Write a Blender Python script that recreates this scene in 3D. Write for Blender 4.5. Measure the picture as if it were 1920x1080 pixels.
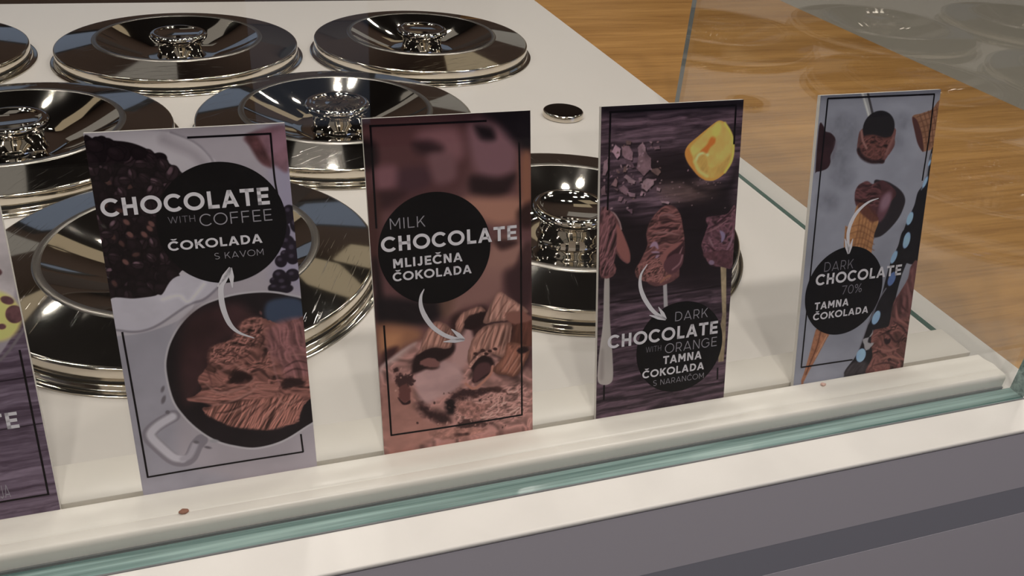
import bpy, bmesh, math, random
import numpy as np
from mathutils import Matrix, Vector

scene = bpy.context.scene
for o in list(bpy.data.objects):
    bpy.data.objects.remove(o)

# ------------------------------------------------------------------ camera, light, exposure
U = 0.75          # one unit below = 0.75 m (a sign is 0.1 unit wide)
ZC = 0.92         # height of the counter top above the floor, metres


def P(x, y, z=0.0):
    return Vector((x * U, y * U, ZC + z * U))


cam_data = bpy.data.cameras.new('camera')
cam = bpy.data.objects.new('camera', cam_data)
scene.collection.objects.link(cam)
cam_data.sensor_width = 36.0
cam_data.sensor_fit = 'HORIZONTAL'
cam_data.lens = 30.0746
cam_data.clip_start = 0.01
CAM_R = [[0.948544, -0.309524, 0.06677], [-0.109809, -0.519331, -0.847489], [0.296994, 0.796549, -0.526597]]
CAM_C = (0.16123, -0.40293, 0.39094)
r0, r1, r2 = CAM_R
loc = P(*CAM_C)
cam.matrix_world = Matrix(((r0[0], -r1[0], -r2[0], loc.x), (r0[1], -r1[1], -r2[1], loc.y),
                           (r0[2], -r1[2], -r2[2], loc.z), (0, 0, 0, 1)))
scene.camera = cam

scene.view_settings.view_transform = 'Standard'
scene.view_settings.look = 'None'
scene.view_settings.gamma = 1.0
scene.view_settings.use_curve_mapping = False
scene.view_settings.exposure = 0.0

world = bpy.data.worlds.new('world')
scene.world = world
world.use_nodes = True
bg = world.node_tree.nodes['Background']
bg.inputs[0].default_value = (0.60, 0.62, 0.78, 1)
bg.inputs[1].default_value = 0.10


def lamp(name, x, y, z, power, size, col=(1.0, 0.94, 0.87), shape='DISK', sy=None, aim=None):
    L = bpy.data.lights.new(name, 'AREA')
    L.shape = shape
    L.size = size
    if sy:
        L.size_y = sy
    L.energy = power
    L.color = col
    o = bpy.data.objects.new(name, L)
    scene.collection.objects.link(o)
    o.location = (x, y, z)
    if aim:
        d = Vector(aim) - Vector((x, y, z))
        o.rotation_euler = d.to_track_quat('-Z', 'Y').to_euler()
    return o


# pairs of warm recessed ceiling lamps (metres); room ceiling at 2.85
SPOT_PAIRS = [(0.14, -0.64, 11.5), (-0.95, -0.30, 4.2), (1.15, 0.45, 6.0), (0.20, 1.15, 3.8), (1.6, -0.7, 2.4), (-0.8, 1.3, 2.4),
              (1.7, 1.5, 3.0), (-1.5, -1.2, 2.0), (0.3, 2.2, 0.8), (-0.9, 2.3, 0.8), (1.5, 2.4, 0.8), (2.8, 0.6, 1.6),
              (0.75, -1.5, 1.2), (-0.5, -1.6, 1.2), (-1.9, 0.4, 1.0), (2.3, -0.3, 1.2), (-0.25, 0.45, 1.4), (0.62, 0.75, 1.4),
              (-1.6, 1.9, 0.6), (0.9, 1.75, 0.6), (2.4, 1.9, 0.8)]
for sx, sy, pw in SPOT_PAIRS:
    for dx in (-0.095, 0.095):
        lamp('ceiling_lamp', sx + dx, sy, 2.80, pw * 0.86, 0.07)

# ------------------------------------------------------------------ helpers
COL = scene.collection


def link(o, parent=None):
    COL.objects.link(o)
    if parent is not None:
        o.parent = parent
    return o


def tag(o, label=None, cat=None, group=None, kind=None):
    if label:
        o['label'] = label
    if cat:
        o['category'] = cat
    if group:
        o['group'] = group
    if kind:
        o['kind'] = kind
    return o


def thing(name, label, cat, loc, group=None, rot=(0, 0, 0)):
    o = bpy.data.objects.new(name, None)
    o.empty_display_size = 0.02
    link(o)
    o.location = loc
    o.rotation_euler = rot
    return tag(o, label, cat, group)


def finish(name, bm, m, parent=None, smooth=None, scale=U):
    me = bpy.data.meshes.new(name)
    bm.normal_update()
    bm.to_mesh(me)
    bm.free()
    if scale != 1:
        me.transform(Matrix.Scale(scale, 4))
    me.materials.append(m)
    if smooth is not None:
        me.polygons.foreach_set('use_smooth', [True] * len(me.polygons))
        me.set_sharp_from_angle(angle=math.radians(smooth))
    return link(bpy.data.objects.new(name, me), parent)


def add_box(bm, x0, x1, y0, y1, z0, z1, bevel=0.0, seg=2):
    vs = [bm.verts.new((x, y, z)) for z in (z0, z1) for y in (y0, y1) for x in (x0, x1)]
    fs = [(0, 2, 3, 1), (4, 5, 7, 6), (0, 1, 5, 4), (2, 6, 7, 3), (0, 4, 6, 2), (1, 3, 7, 5)]
    faces = [bm.faces.new([vs[i] for i in f]) for f in fs]
    if bevel:
        edges = list({e for f in faces for e in f.edges})
        bmesh.ops.bevel(bm, geom=edges, offset=bevel, segments=seg, affect='EDGES', profile=0.5)


def lathe(bm, prof, n=128, closed=True):
    rings = []
    for r, z in prof:
        if r < 1e-6:
            rings.append([bm.verts.new((0, 0, z))])
        else:
            rings.append([bm.verts.new((r * math.cos(2 * math.pi * i / n), r * math.sin(2 * math.pi * i / n), z)) for i in range(n)])
    for a, b in zip(rings[:-1], rings[1:]):
        for i in range(n):
            j = (i + 1) % n
            if len(a) == 1 and len(b) == 1:
                continue
            if len(a) == 1:
                bm.faces.new((a[0], b[j], b[i]))
            elif len(b) == 1:
                bm.faces.new((a[i], a[j], b[0]))
            else:
                bm.faces.new((a[i], a[j], b[j], b[i]))


def extrude_profile(bm, prof, x0, x1):
    """prof: list of (y, z), closed, extruded along x"""
    a = [bm.verts.new((x0, y, z)) for y, z in prof]
    b = [bm.verts.new((x1, y, z)) for y, z in prof]
    n = len(prof)
    for i in range(n):
        j = (i + 1) % n
        bm.faces.new((a[i], b[i], b[j], a[j]))
    bm.faces.new(a)
    bm.faces.new(list(reversed(b)))
    bmesh.ops.recalc_face_normals(bm, faces=bm.faces)


# ------------------------------------------------------------------ materials
def lin(c):
    return tuple(((v / 255) / 12.92 if v / 255 <= 0.04045 else ((v / 255 + 0.055) / 1.055) ** 2.4) for v in c)


def mat(name, rgb, rough=0.5, metal=0.0, spec=0.5, coat=0.0, linear=False):
    m = bpy.data.materials.new(name)
    m.use_nodes = True
    b = m.node_tree.nodes['Principled BSDF']
    c = rgb if linear else lin(rgb)
    b.inputs['Base Color'].default_value = (*c, 1)
    b.inputs['Roughness'].default_value = rough
    b.inputs['Metallic'].default_value = metal
    b.inputs['Specular IOR Level'].default_value = spec
    b.inputs['Coat Weight'].default_value = coat
    b.inputs['Coat Roughness'].default_value = 0.08
    return m


def nd(m, kind, **kw):
    n = m.node_tree.nodes.new(kind)
    for k, v in kw.items():
        if k.startswith('i_'):
            n.inputs[k[2:].replace('_', ' ')].default_value = v
        else:
            setattr(n, k, v)
    return n


def wire(m, a, ao, b, bi):
    m.node_tree.links.new(a.outputs[ao], b.inputs[bi])


def noise_colour(m, scale, c0, c1, lo=0.3, hi=0.7, detail=6, stretch=(1, 1, 1), rough=0.6, distortion=0.0):
    b = m.node_tree.nodes['Principled BSDF']
    tc = nd(m, 'ShaderNodeTexCoord')
    mp = nd(m, 'ShaderNodeMapping')
    mp.inputs['Scale'].default_value = stretch
    nz = nd(m, 'ShaderNodeTexNoise')
    nz.inputs['Scale'].default_value = scale
    nz.inputs['Detail'].default_value = detail
    nz.inputs['Roughness'].default_value = rough
    nz.inputs['Distortion'].default_value = distortion
    rp = nd(m, 'ShaderNodeValToRGB')
    rp.color_ramp.elements[0].position = lo
    rp.color_ramp.elements[1].position = hi
    rp.color_ramp.elements[0].color = (*lin(c0), 1)
    rp.color_ramp.elements[1].color = (*lin(c1), 1)
    wire(m, tc, 'Object', mp, 'Vector')
    wire(m, mp, 'Vector', nz, 'Vector')
    wire(m, nz, 'Fac', rp, 'Fac')
    wire(m, rp, 'Color', b, 'Base Color')
    return nz, rp, mp


M = {}
M['white'] = mat('white_solid_surface', (232, 228, 220), 0.28, spec=0.45)
noise_colour(M['white'], 9, (217, 213, 208), (224, 220, 215))
M['deck'] = mat('white_deck_sheet', (206, 201, 196), 0.25, spec=0.45)  # greyer white: the dimmer look behind the glass put into the colour
M['rail'] = mat('white_rail', (218, 213, 205), 0.3, spec=0.45)
M['ledge_white'] = mat('white_ledge', (238, 233, 225), 0.32, spec=0.45)
M['front'] = mat('counter_front_gloss', (196, 191, 200), 0.3, spec=0.4)
M['gap'] = mat('grey_recess', (148, 148, 160), 0.35)  # no recess: colour of the painted reflection band
M['seal'] = mat('grey_glass_seal', (112, 114, 116), 0.4)  # thin grey strips along the foot of the front glass
M['dark_gap'] = mat('dark_gap', (40, 28, 22), 0.6)  # shade between the counters put into the side panel's colour
M['chrome'] = mat('polished_steel', (214, 208, 200), 0.045, metal=1.0)
M['chrome_wall'] = mat('polished_steel_side', (222, 214, 200), 0.10, metal=1.0)
M['brushed'] = mat('brushed_steel_rim', (170, 165, 158), 0.28, metal=1.0)
M['groove'] = mat('dark_groove', (26, 24, 22), 0.45)


def chrome_scratched():
    m = mat('scratched_polished_steel', (206, 202, 196), 0.05, metal=1.0)
    b = m.node_tree.nodes['Principled BSDF']
    tc = nd(m, 'ShaderNodeTexCoord')
    last = None
    for k, (ang, sc) in enumerate(((0.5, 60), (-0.9, 75), (1.5, 50))):
        mp = nd(m, 'ShaderNodeMapping')
        mp.inputs['Rotation'].default_value = (0, 0, ang)
        mp.inputs['Scale'].default_value = (sc * 0.5, sc * 22, 30)
        nz = nd(m, 'ShaderNodeTexNoise')
        nz.inputs['Scale'].default_value = 1.0
        nz.inputs['Detail'].default_value = 2
        rp = nd(m, 'ShaderNodeValToRGB')
        rp.color_ramp.elements[0].position = 0.70
        rp.color_ramp.elements[1].position = 0.80
        wire(m, tc, 'Object', mp, 'Vector')
        wire(m, mp, 'Vector', nz, 'Vector')
        wire(m, nz, 'Fac', rp, 'Fac')
        if last is None:
            last = (rp, 'Color')
        else:
            mx = nd(m, 'ShaderNodeMath', operation='MAXIMUM')
            wire(m, last[0], last[1], mx, 0)
            wire(m, rp, 'Color', mx, 1)
            last = (mx, 'Value')
    rr = nd(m, 'ShaderNodeMapRange')
    rr.inputs['To Min'].default_value = 0.05
    rr.inputs['To Max'].default_value = 0.26
    wire(m, last[0], last[1], rr, 'Value')
    wire(m, rr, 'Result', b, 'Roughness')
    bp = nd(m, 'ShaderNodeBump')
    bp.inputs['Strength'].default_value = 0.05
    bp.inputs['Distance'].default_value = 0.0004
    wire(m, last[0], last[1], bp, 'Height')
    wire(m, bp, 'Normal', b, 'Normal')
    return m


M['chrome_top'] = chrome_scratched()


def oak():
    m = mat('oiled_oak', (170, 126, 72), 0.42, spec=0.35)
    nz, rp, mp = noise_colour(m, 1.0, (140, 99, 48), (178, 134, 76), 0.30, 0.70, 8, (2.2, 26, 26), 0.62, 0.35)
    b = m.node_tree.nodes['Principled BSDF']
    n2 = nd(m, 'ShaderNodeTexNoise')
    n2.inputs['Scale'].default_value = 1.0
    n2.inputs['Detail'].default_value = 3
    m2 = nd(m, 'ShaderNodeMapping')
    m2.inputs['Scale'].default_value = (16, 330, 330)
    tc = nd(m, 'ShaderNodeTexCoord')
    r2_ = nd(m, 'ShaderNodeValToRGB')
    r2_.color_ramp.elements[0].position = 0.36
    r2_.color_ramp.elements[1].position = 0.55
    r2_.color_ramp.elements[0].color = (0.66, 0.60, 0.52, 1)
    r2_.color_ramp.elements[1].color = (1, 1, 1, 1)
    mx = nd(m, 'ShaderNodeMixRGB', blend_type='MULTIPLY')
    mx.inputs['Fac'].default_value = 0.55
    wire(m, tc, 'Object', m2, 'Vector')
    wire(m, m2, 'Vector', n2, 'Vector')
    wire(m, n2, 'Fac', r2_, 'Fac')
    wire(m, rp, 'Color', mx, 'Color1')
    wire(m, r2_, 'Color', mx, 'Color2')
    wire(m, mx, 'Color', b, 'Base Color')
    return m


M['oak'] = oak()


def glass(name, tint=(0.955, 0.958, 0.952), f0=0.04):
    m = bpy.data.materials.new(name)
    m.use_nodes = True
    nt = m.node_tree
    nt.nodes.remove(nt.nodes['Principled BSDF'])
    out = nt.nodes['Material Output']
    tr = nd(m, 'ShaderNodeBsdfTransparent')
    tr.inputs[0].default_value = (*tint, 1)
    gl = nd(m, 'ShaderNodeBsdfGlossy')
    gl.inputs['Roughness'].default_value = 0.0
    gl.inputs['Color'].default_value = (1, 1, 1, 1)
    ge = nd(m, 'ShaderNodeNewGeometry')
    dt = nd(m, 'ShaderNodeVectorMath', operation='DOT_PRODUCT')
    wire(m, ge, 'Normal', dt, 0)
    wire(m, ge, 'Incoming', dt, 1)
    ab = nd(m, 'ShaderNodeMath', operation='ABSOLUTE')
    wire(m, dt, 'Value', ab, 0)
    om = nd(m, 'ShaderNodeMath', operation='SUBTRACT')
    om.inputs[0].default_value = 1.0
    wire(m, ab, 'Value', om, 1)
    pw = nd(m, 'ShaderNodeMath', operation='POWER')
    pw.inputs[1].default_value = 5.0
    wire(m, om, 'Value', pw, 0)
    mu = nd(m, 'ShaderNodeMath', operation='MULTIPLY_ADD')
    mu.inputs[1].default_value = 0.96
    mu.inputs[2].default_value = f0
    wire(m, pw, 'Value', mu, 0)
    mx = nd(m, 'ShaderNodeMixShader')
    wire(m, mu, 'Value', mx, 0)
    wire(m, tr, 0, mx, 1)
    wire(m, gl, 0, mx, 2)
    wire(m, mx, 0, out, 'Surface')
    return m


M['glass'] = glass('clear_glass')
M['glass_side'] = glass('coated_side_glass', f0=0.07)


def glass_edge():
    m = mat('green_glass_edge', (120, 158, 152), 0.12, spec=0.6)
    noise_colour(m, 1.0, (64, 96, 93), (152, 180, 176), 0.34, 0.66, 5, (5, 330, 330), 0.6, 0.5)
    return m


M['edge'] = glass_edge()
M['edge_pale'] = mat('pale_glass_edge', (128, 138, 140), 0.15, spec=0.6)
M['edge_dark'] = mat('dark_green_glass_edge', (58, 92, 84), 0.15, spec=0.6)
M['board'] = mat('white_foam_board', (240, 236, 230), 0.5)
M['ink_dark'] = mat('printed_black', (15, 13, 17), 0.42, spec=0.14)
M['ink_white'] = mat('printed_white', (246, 242, 250), 0.45, spec=0.3)
M['ink_grey'] = mat('printed_grey', (176, 172, 182), 0.45, spec=0.3)
M['ink_dim'] = mat('printed_dim_grey', (142, 138, 148), 0.45, spec=0.3)
M['ink_border'] = mat('printed_border', (20, 15, 20), 0.42, spec=0.14)
M['crumb'] = mat('brown_crumb', (150, 96, 72), 0.6)
M['crumb_pink'] = mat('pink_crumb', (228, 186, 172), 0.6)
M['cap_dark'] = mat('dark_cap_top', (70, 60, 50), 0.12, metal=1.0)


def print_mat():
    m = mat('printed_photograph', (128, 128, 128), 0.40, spec=0.14)
    b = m.node_tree.nodes['Principled BSDF']
    at = nd(m, 'ShaderNodeAttribute', attribute_name='print')
    wire(m, at, 'Color', b, 'Base Color')
    return m


M['print'] = print_mat()


def emit(name, rgb, strength):
    m = bpy.data.materials.new(name)
    m.use_nodes = True
    nt = m.node_tree
    nt.nodes.remove(nt.nodes['Principled BSDF'])
    e = nd(m, 'ShaderNodeEmission')
    e.inputs[0].default_value = (*lin(rgb), 1)
    e.inputs[1].default_value = strength
    wire(m, e, 0, nt.nodes['Material Output'], 'Surface')
    return m


M['blue_window'] = emit('daylight_window', (146, 158, 180), 0.50)
M['blue_bright'] = emit('bright_daylight_window', (150, 165, 205), 2.2)  # glow of the added fill pane
M['warm_panel'] = emit('lit_ceiling_strip', (235, 225, 205), 0.9)
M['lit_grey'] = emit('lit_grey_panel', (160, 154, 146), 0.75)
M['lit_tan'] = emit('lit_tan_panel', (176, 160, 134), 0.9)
M['wall'] = mat('brown_plaster', (88, 70, 60), 0.8)
M['wall_pale'] = mat('pale_plaster', (196, 184, 168), 0.8)
M['ceil'] = mat('grey_ceiling', (52, 48, 48), 0.8)
M['floor'] = mat('grey_floor', (104, 98, 92), 0.55)
noise_colour(M['floor'], 5, (98, 92, 86), (110, 104, 98))
M['grey_top'] = mat('grey_laminate', (121, 116, 107), 0.5, spec=0.12)
M['dark_wood'] = mat('dark_wood', (54, 36, 26), 0.5)
M['frame_dark'] = mat('dark_frame', (30, 28, 28), 0.5)

# ------------------------------------------------------------------ the room (metres)
RX0, RX1, RY0, RY1, RZ = -3.0, 3.6, -2.6, 2.9, 2.85


def struct(name, bm, m, parent=None, scale=1.0):
    o = finish(name, bm, m, parent, scale=scale)
    if parent is None:
        o['kind'] = 'structure'
    return o


def sbox(name, m, *a, parent=None):
    bm = bmesh.new()
    add_box(bm, *a)
    return struct(name, bm, m, parent)


sbox('floor', M['floor'], RX0, RX1, RY0, RY1, -0.1, 0.0)
sbox('ceiling', M['ceil'], RX0, RX1, RY0, RY1, RZ, RZ + 0.1)
sbox('wall_back', M['wall'], RX0, RX1, RY1, RY1 + 0.1, 0.0, RZ)
sbox('wall_front', M['frame_dark'], RX0, RX1, RY0 - 0.1, RY0, 0.0, RZ)
sbox('wall_left', M['wall'], RX0 - 0.1, RX0, RY0, RY1, 0.0, RZ)
sbox('wall_right', M['wall_pale'], RX1, RX1 + 0.1, RY0, RY1, 0.0, RZ)
win_n = 0


def window(x0, x1, y0, y1, z0, z1, m='blue_window'):
    """a daylit shop window: frame and pane set on a wall; spans either x or y"""
    global win_n
    win_n += 1
    bm = bmesh.new()
    add_box(bm, x0, x1, y0, y1, z0, z1)
    o = struct('window_%d' % win_n, bm, M[m])
    t = 0.04
    bm = bmesh.new()
    if x1 - x0 > y1 - y0:
        for a in ((x0 - t, x0, z0 - t, z1 + t), (x1, x1 + t, z0 - t, z1 + t), (x0, x1, z0 - t, z0), (x0, x1, z1, z1 + t)):
            add_box(bm, a[0], a[1], y0 - 0.01, y1 + 0.01, a[2], a[3])
    else:
        for a in ((y0 - t, y0, z0 - t, z1 + t), (y1, y1 + t, z0 - t, z1 + t), (y0, y1, z0 - t, z0), (y0, y1, z1, z1 + t)):
            add_box(bm, x0 - 0.01, x1 + 0.01, a[0], a[1], a[2], a[3])
    struct('window_frame', bm, M['frame_dark'], o)


yb = RY1 - 0.02
window(-0.85, 0.05, yb, RY1 - 0.001, 1.18, 1.62)
window(0.66, 1.06, yb, RY1 - 0.001, 1.62, 2.02)
window(-2.8, -1.9, yb, RY1 - 0.001, 1.0, 2.2)
window(RX0 + 0.001, RX0 + 0.02, 0.4, 1.5, 0.95, 2.2)
window(RX1 - 0.02, RX1 - 0.001, 0.8, 1.6, 1.0, 2.0)
window(0.22, 0.60, RY0 + 0.001, RY0 + 0.02, 0.10, 1.9)  # added blue pane, unseen, to mirror a blue band in the front glass
window(1.95, 3.35, RY0 + 0.001, RY0 + 0.02, 1.10, 2.6, 'blue_bright')  # added bright blue pane, unseen, for bluish fill on the front faces
trim_n = 0


def trim(m, *a):  # an added unseen panel, not trim of the shop
    global trim_n
    trim_n += 1
    sbox('trim_%d' % trim_n, m, *a)


# added unseen panels, mostly glowing, for the lids' reflections and soft fill
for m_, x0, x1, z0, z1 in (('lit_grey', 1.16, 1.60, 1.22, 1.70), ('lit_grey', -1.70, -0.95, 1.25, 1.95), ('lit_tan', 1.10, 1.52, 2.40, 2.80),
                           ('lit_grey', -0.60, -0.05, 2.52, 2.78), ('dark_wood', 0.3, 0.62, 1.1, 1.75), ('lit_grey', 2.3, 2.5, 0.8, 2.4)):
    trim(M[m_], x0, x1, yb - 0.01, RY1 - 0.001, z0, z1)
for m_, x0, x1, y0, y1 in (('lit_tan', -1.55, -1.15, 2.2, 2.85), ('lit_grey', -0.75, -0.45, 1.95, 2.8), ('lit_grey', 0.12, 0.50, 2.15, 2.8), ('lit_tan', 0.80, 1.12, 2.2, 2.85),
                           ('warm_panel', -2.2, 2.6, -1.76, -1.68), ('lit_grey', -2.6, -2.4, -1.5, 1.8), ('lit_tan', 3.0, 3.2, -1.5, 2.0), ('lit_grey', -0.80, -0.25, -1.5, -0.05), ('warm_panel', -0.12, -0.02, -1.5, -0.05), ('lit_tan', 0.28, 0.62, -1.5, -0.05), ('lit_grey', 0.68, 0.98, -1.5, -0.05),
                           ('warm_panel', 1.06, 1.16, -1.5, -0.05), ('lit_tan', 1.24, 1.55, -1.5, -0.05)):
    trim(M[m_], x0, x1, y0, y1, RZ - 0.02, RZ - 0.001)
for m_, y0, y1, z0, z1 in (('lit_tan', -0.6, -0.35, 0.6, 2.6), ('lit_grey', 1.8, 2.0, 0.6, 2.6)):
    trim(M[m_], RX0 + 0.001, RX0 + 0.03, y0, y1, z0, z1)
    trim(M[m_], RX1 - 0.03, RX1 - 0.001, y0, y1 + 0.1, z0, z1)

# ------------------------------------------------------------------ counter
XL = -1.25
counter = thing('service_counter', 'white ice cream counter with a raised rail and ledge holding the chocolate signs', 'counter', P(0, 0, 0) - Vector((0, 0, ZC)))
XR, XG, YB = 0.7469, 0.7123, 1.1795
Zu = ZC / U


def cpart(name, m, x0, x1, y0, y1, z0, z1, bevel=0.0, seg=3, smooth=None):
    bm = bmesh.new()
    add_box(bm, x0, x1, y0, y1, z0 + Zu, z1 + Zu, bevel, seg)
    return finish(name, bm, m, counter, smooth)


cpart('worktop', M['white'], XL, XR, -0.0757, YB, -0.004, 0.0, 0.0016, 4, 40)
cpart('fascia', M['front'], XL, XR - 0.0001, -0.0752, -0.03, -0.0655, -0.0041)
cpart('dark_strip', M['gap'], XL, XR - 0.0001, -0.0751, -0.03, -0.098, -0.0656)  # the front's dark reflection band, painted as a flush grey strip
cpart('front_panel', M['front'], XL, XR - 0.0001, -0.0752, -0.03, -1.20, -0.0981)
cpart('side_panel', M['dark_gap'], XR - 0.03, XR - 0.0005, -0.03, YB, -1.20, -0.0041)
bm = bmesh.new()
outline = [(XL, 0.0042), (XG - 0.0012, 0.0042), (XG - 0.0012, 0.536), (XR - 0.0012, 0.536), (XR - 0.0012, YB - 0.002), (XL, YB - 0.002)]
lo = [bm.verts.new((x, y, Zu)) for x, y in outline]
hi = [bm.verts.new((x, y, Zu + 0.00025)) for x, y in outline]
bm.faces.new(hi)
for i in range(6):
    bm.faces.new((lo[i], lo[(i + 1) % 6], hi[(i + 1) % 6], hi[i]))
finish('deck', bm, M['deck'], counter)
cpart('rail', M['rail'], XL, XG - 0.0015, 0.0045, 0.0385, 0.0003, 0.0092, 0.0008, 2, 40)
led = [(-0.0012, 0.0), (-0.0012, 0.0106), (-0.0018, 0.0113), (-0.0025, 0.0115)]
for k in range(0, 21):
    led.append((-0.0060 - 0.0125 * k / 20, 0.0115 + 0.0018 * (0.5 - 0.5 * math.cos(math.pi * k / 20))))
led += [(-0.0205, 0.0131), (-0.0222, 0.0128), (-0.0225, 0.0125), (-0.0228, 0.0127)]
for k in range(0, 9):
    f = k / 8
    led.append((-0.0280 - 0.0032 * math.sin(f * math.pi / 2), 0.0126 - 0.0040 * (1 - math.cos(f * math.pi / 2))))
led += [(-0.0312, 0.0)]
bm = bmesh.new()
extrude_profile(bm, [(y, z + Zu) for y, z in led], XL, XG - 0.0015)
finish('ledge', bm, M['ledge_white'], counter, 50)
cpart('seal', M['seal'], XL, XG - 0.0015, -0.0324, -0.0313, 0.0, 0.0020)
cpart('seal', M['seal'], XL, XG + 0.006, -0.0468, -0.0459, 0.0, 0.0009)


# ------------------------------------------------------------------ glass
def pane(label, x0, x1, y0, y1, z1, along):
    cx, cy = (x0 + x1) / 2, (y0 + y1) / 2
    t = thing('glass_panel', label, 'glass', P(cx, cy, 0.0))
    hx, hy = (x1 - x0) / 2, (y1 - y0) / 2
    bm = bmesh.new()
    z0 = 0.0003
    if along == 'x':
        for s in (-1, 1):
            vs = [bm.verts.new(v) for v in ((-hx, s * hy, z0), (hx, s * hy, z0), (hx, s * hy, z1), (-hx, s * hy, z1))]
            bm.faces.new(vs if s < 0 else vs[::-1])
        finish('pane', bm, M['glass'], t)
        for quad in (((-hx, -hy, z0), (-hx, hy, z0), (hx, hy, z0), (hx, -hy, z0)), ((-hx, -hy, z1), (hx, -hy, z1), (hx, hy, z1), (-hx, hy, z1)),
                     ((hx, -hy, z0), (hx, hy, z0), (hx, hy, z1), (hx, -hy, z1))):
            bm = bmesh.new()
            bm.faces.new([bm.verts.new(v) for v in quad])
            finish('polished_edge', bm, M['edge'], t)
    else:
        for s in (-1, 1):
            vs = [bm.verts.new(v) for v in ((s * hx, -hy, z0), (s * hx, hy, z0), (s * hx, hy, z1), (s * hx, -hy, z1))]
            bm.faces.new(vs if s > 0 else vs[::-1])
        finish('pane', bm, M['glass_side'], t)
        ys = -hy + 0.072
        for quad, m_ in ((((-hx, ys, z0), (-hx, hy, z0), (hx, hy, z0), (hx, ys, z0)), 'edge_dark'), (((-hx, -hy, z1), (hx, -hy, z1), (hx, hy, z1), (-hx, hy, z1)), 'edge_dark'),
                         (((-hx, hy, z0), (hx, hy, z0), (hx, hy, z1), (-hx, hy, z1)), 'edge_pale')):
            bm = bmesh.new()
            bm.faces.new([bm.verts.new(v) for v in quad])
            finish('polished_edge', bm, M[m_], t)
    return t


pane('tall clear front glass panel with pale green lower edge along the counter front', XL, XG + 0.006, -0.0456, -0.0326, 0.46, 'x')
pane('tall clear side glass panel with dark green edge standing by the oak worktop', XG, XG + 0.006, -0.0322, 0.532, 0.46, 'y')

# ------------------------------------------------------------------ oak side counter
oak_t = thing('oak_counter', 'oak-topped side counter beyond the glass, right of the white counter', 'counter', (1.03 * U, 0.5, 0))
oz = (ZC / U) - 0.004
bm = bmesh.new()
add_box(bm, -0.2785, 0.262, -0.742, 1.0, oz - 0.05, oz, 0.002, 2)
finish('worktop', bm, M['oak'], oak_t, 40)
bm = bmesh.new()
add_box(bm, -0.2828, 0.262, -0.7415, 0.98, 0.0, oz - 0.0505)
finish('cabinet_body', bm, M['front'], oak_t)

gt = thing('grey_counter', 'plain grey worktop beyond the oak one, in the upper right corner', 'counter', (2.20, 0.5, 0))
bm = bmesh.new()
add_box(bm, -1.6375, 0.95, -0.742, 2.3, oz - 0.06, oz - 0.012, 0.002, 2)
finish('worktop', bm, M['grey_top'], gt, 40)
bm = bmesh.new()
add_box(bm, -1.6375, 0.94, -0.735, 2.29, 0.0, oz - 0.0605)
finish('cabinet_body', bm, M['front'], gt)

# ------------------------------------------------------------------ lids
LID_R = 0.159


def make_lid(label, loc):
    t = thing('container_lid', label, 'lid', loc, 'polished steel lids over the ice cream wells')
    bm = bmesh.new()
    lathe(bm, [(0.150, 0.0004), (0.1655, 0.0004), (0.1665, 0.0009), (0.1666, 0.0016), (0.1658, 0.0022), (0.1634, 0.0025), (0.1618, 0.0029), (0.1612, 0.0036), (0.1610, 0.0060), (0.1602, 0.0067), (0.150, 0.0068)])
    finish('base_ring', bm, M['chrome_wall'], t, 50)
    bm = bmesh.new()
    lathe(bm, [(0.1585, 0.0068), (0.1585, 0.0098), (0.150, 0.0098)])
    finish('groove', bm, M['groove'], t, 50)
    bm = bmesh.new()
    lathe(bm, [(0.1500, 0.0099), (0.1598, 0.0099), (0.1602, 0.0104), (0.1600, 0.0184), (0.1596, 0.0197), (0.1584, 0.0203), (0.157, 0.0204)])
    finish('side_wall', bm, M['chrome_wall'], t, 50)
    bm = bmesh.new()
    prof = [(0.157, 0.0204)]
    for k in range(1, 9):
        f = k / 8
        prof.append((0.157 - 0.045 * f, 0.0204 + 0.0078 * f))
    lathe(bm, prof)
    finish('cover', bm, M['chrome_top'], t, 60)
    bm = bmesh.new()
    lathe(bm, [(0.112, 0.0282), (0.1116, 0.0290), (0.1105, 0.0295), (0.1065, 0.0298), (0.1050, 0.0290)])
    finish('funnel_rim', bm, M['brushed'], t, 60)
    bm = bmesh.new()
    prof = [(0.1050, 0.0290)]
    for k in range(1, 11):
        f = k / 10
        prof.append((0.105 - 0.058 * f, 0.029 - 0.0250 * f - 0.0015 * math.sin(math.pi * f)))
    prof += [(0.040, 0.0032), (0.028, 0.0032)]
    lathe(bm, prof)
    finish('funnel', bm, M['chrome'], t, 60)
    bm = bmesh.new()
    lathe(bm, [(0.0318, 0.0033), (0.0302, 0.006), (0.0292, 0.010), (0.0288, 0.016), (0.0290, 0.0205), (0.0308, 0.0240), (0.0350, 0.0265), (0.0372, 0.0285), (0.0380, 0.0310),
               (0.0376, 0.0335), (0.0360, 0.0350), (0.0335, 0.0357), (0.0305, 0.0355), (0.0285, 0.0346), (0.0270, 0.0338), (0.0, 0.0338)], 96)
    finish('knob', bm, M['chrome'], t, 60)
    return t


def copy_tree(o, parent=None):
    c = o.copy()
    COL.objects.link(c)
    c.parent = parent
    for ch in list(o.children):
        copy_tree(ch, c)
    return c


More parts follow.
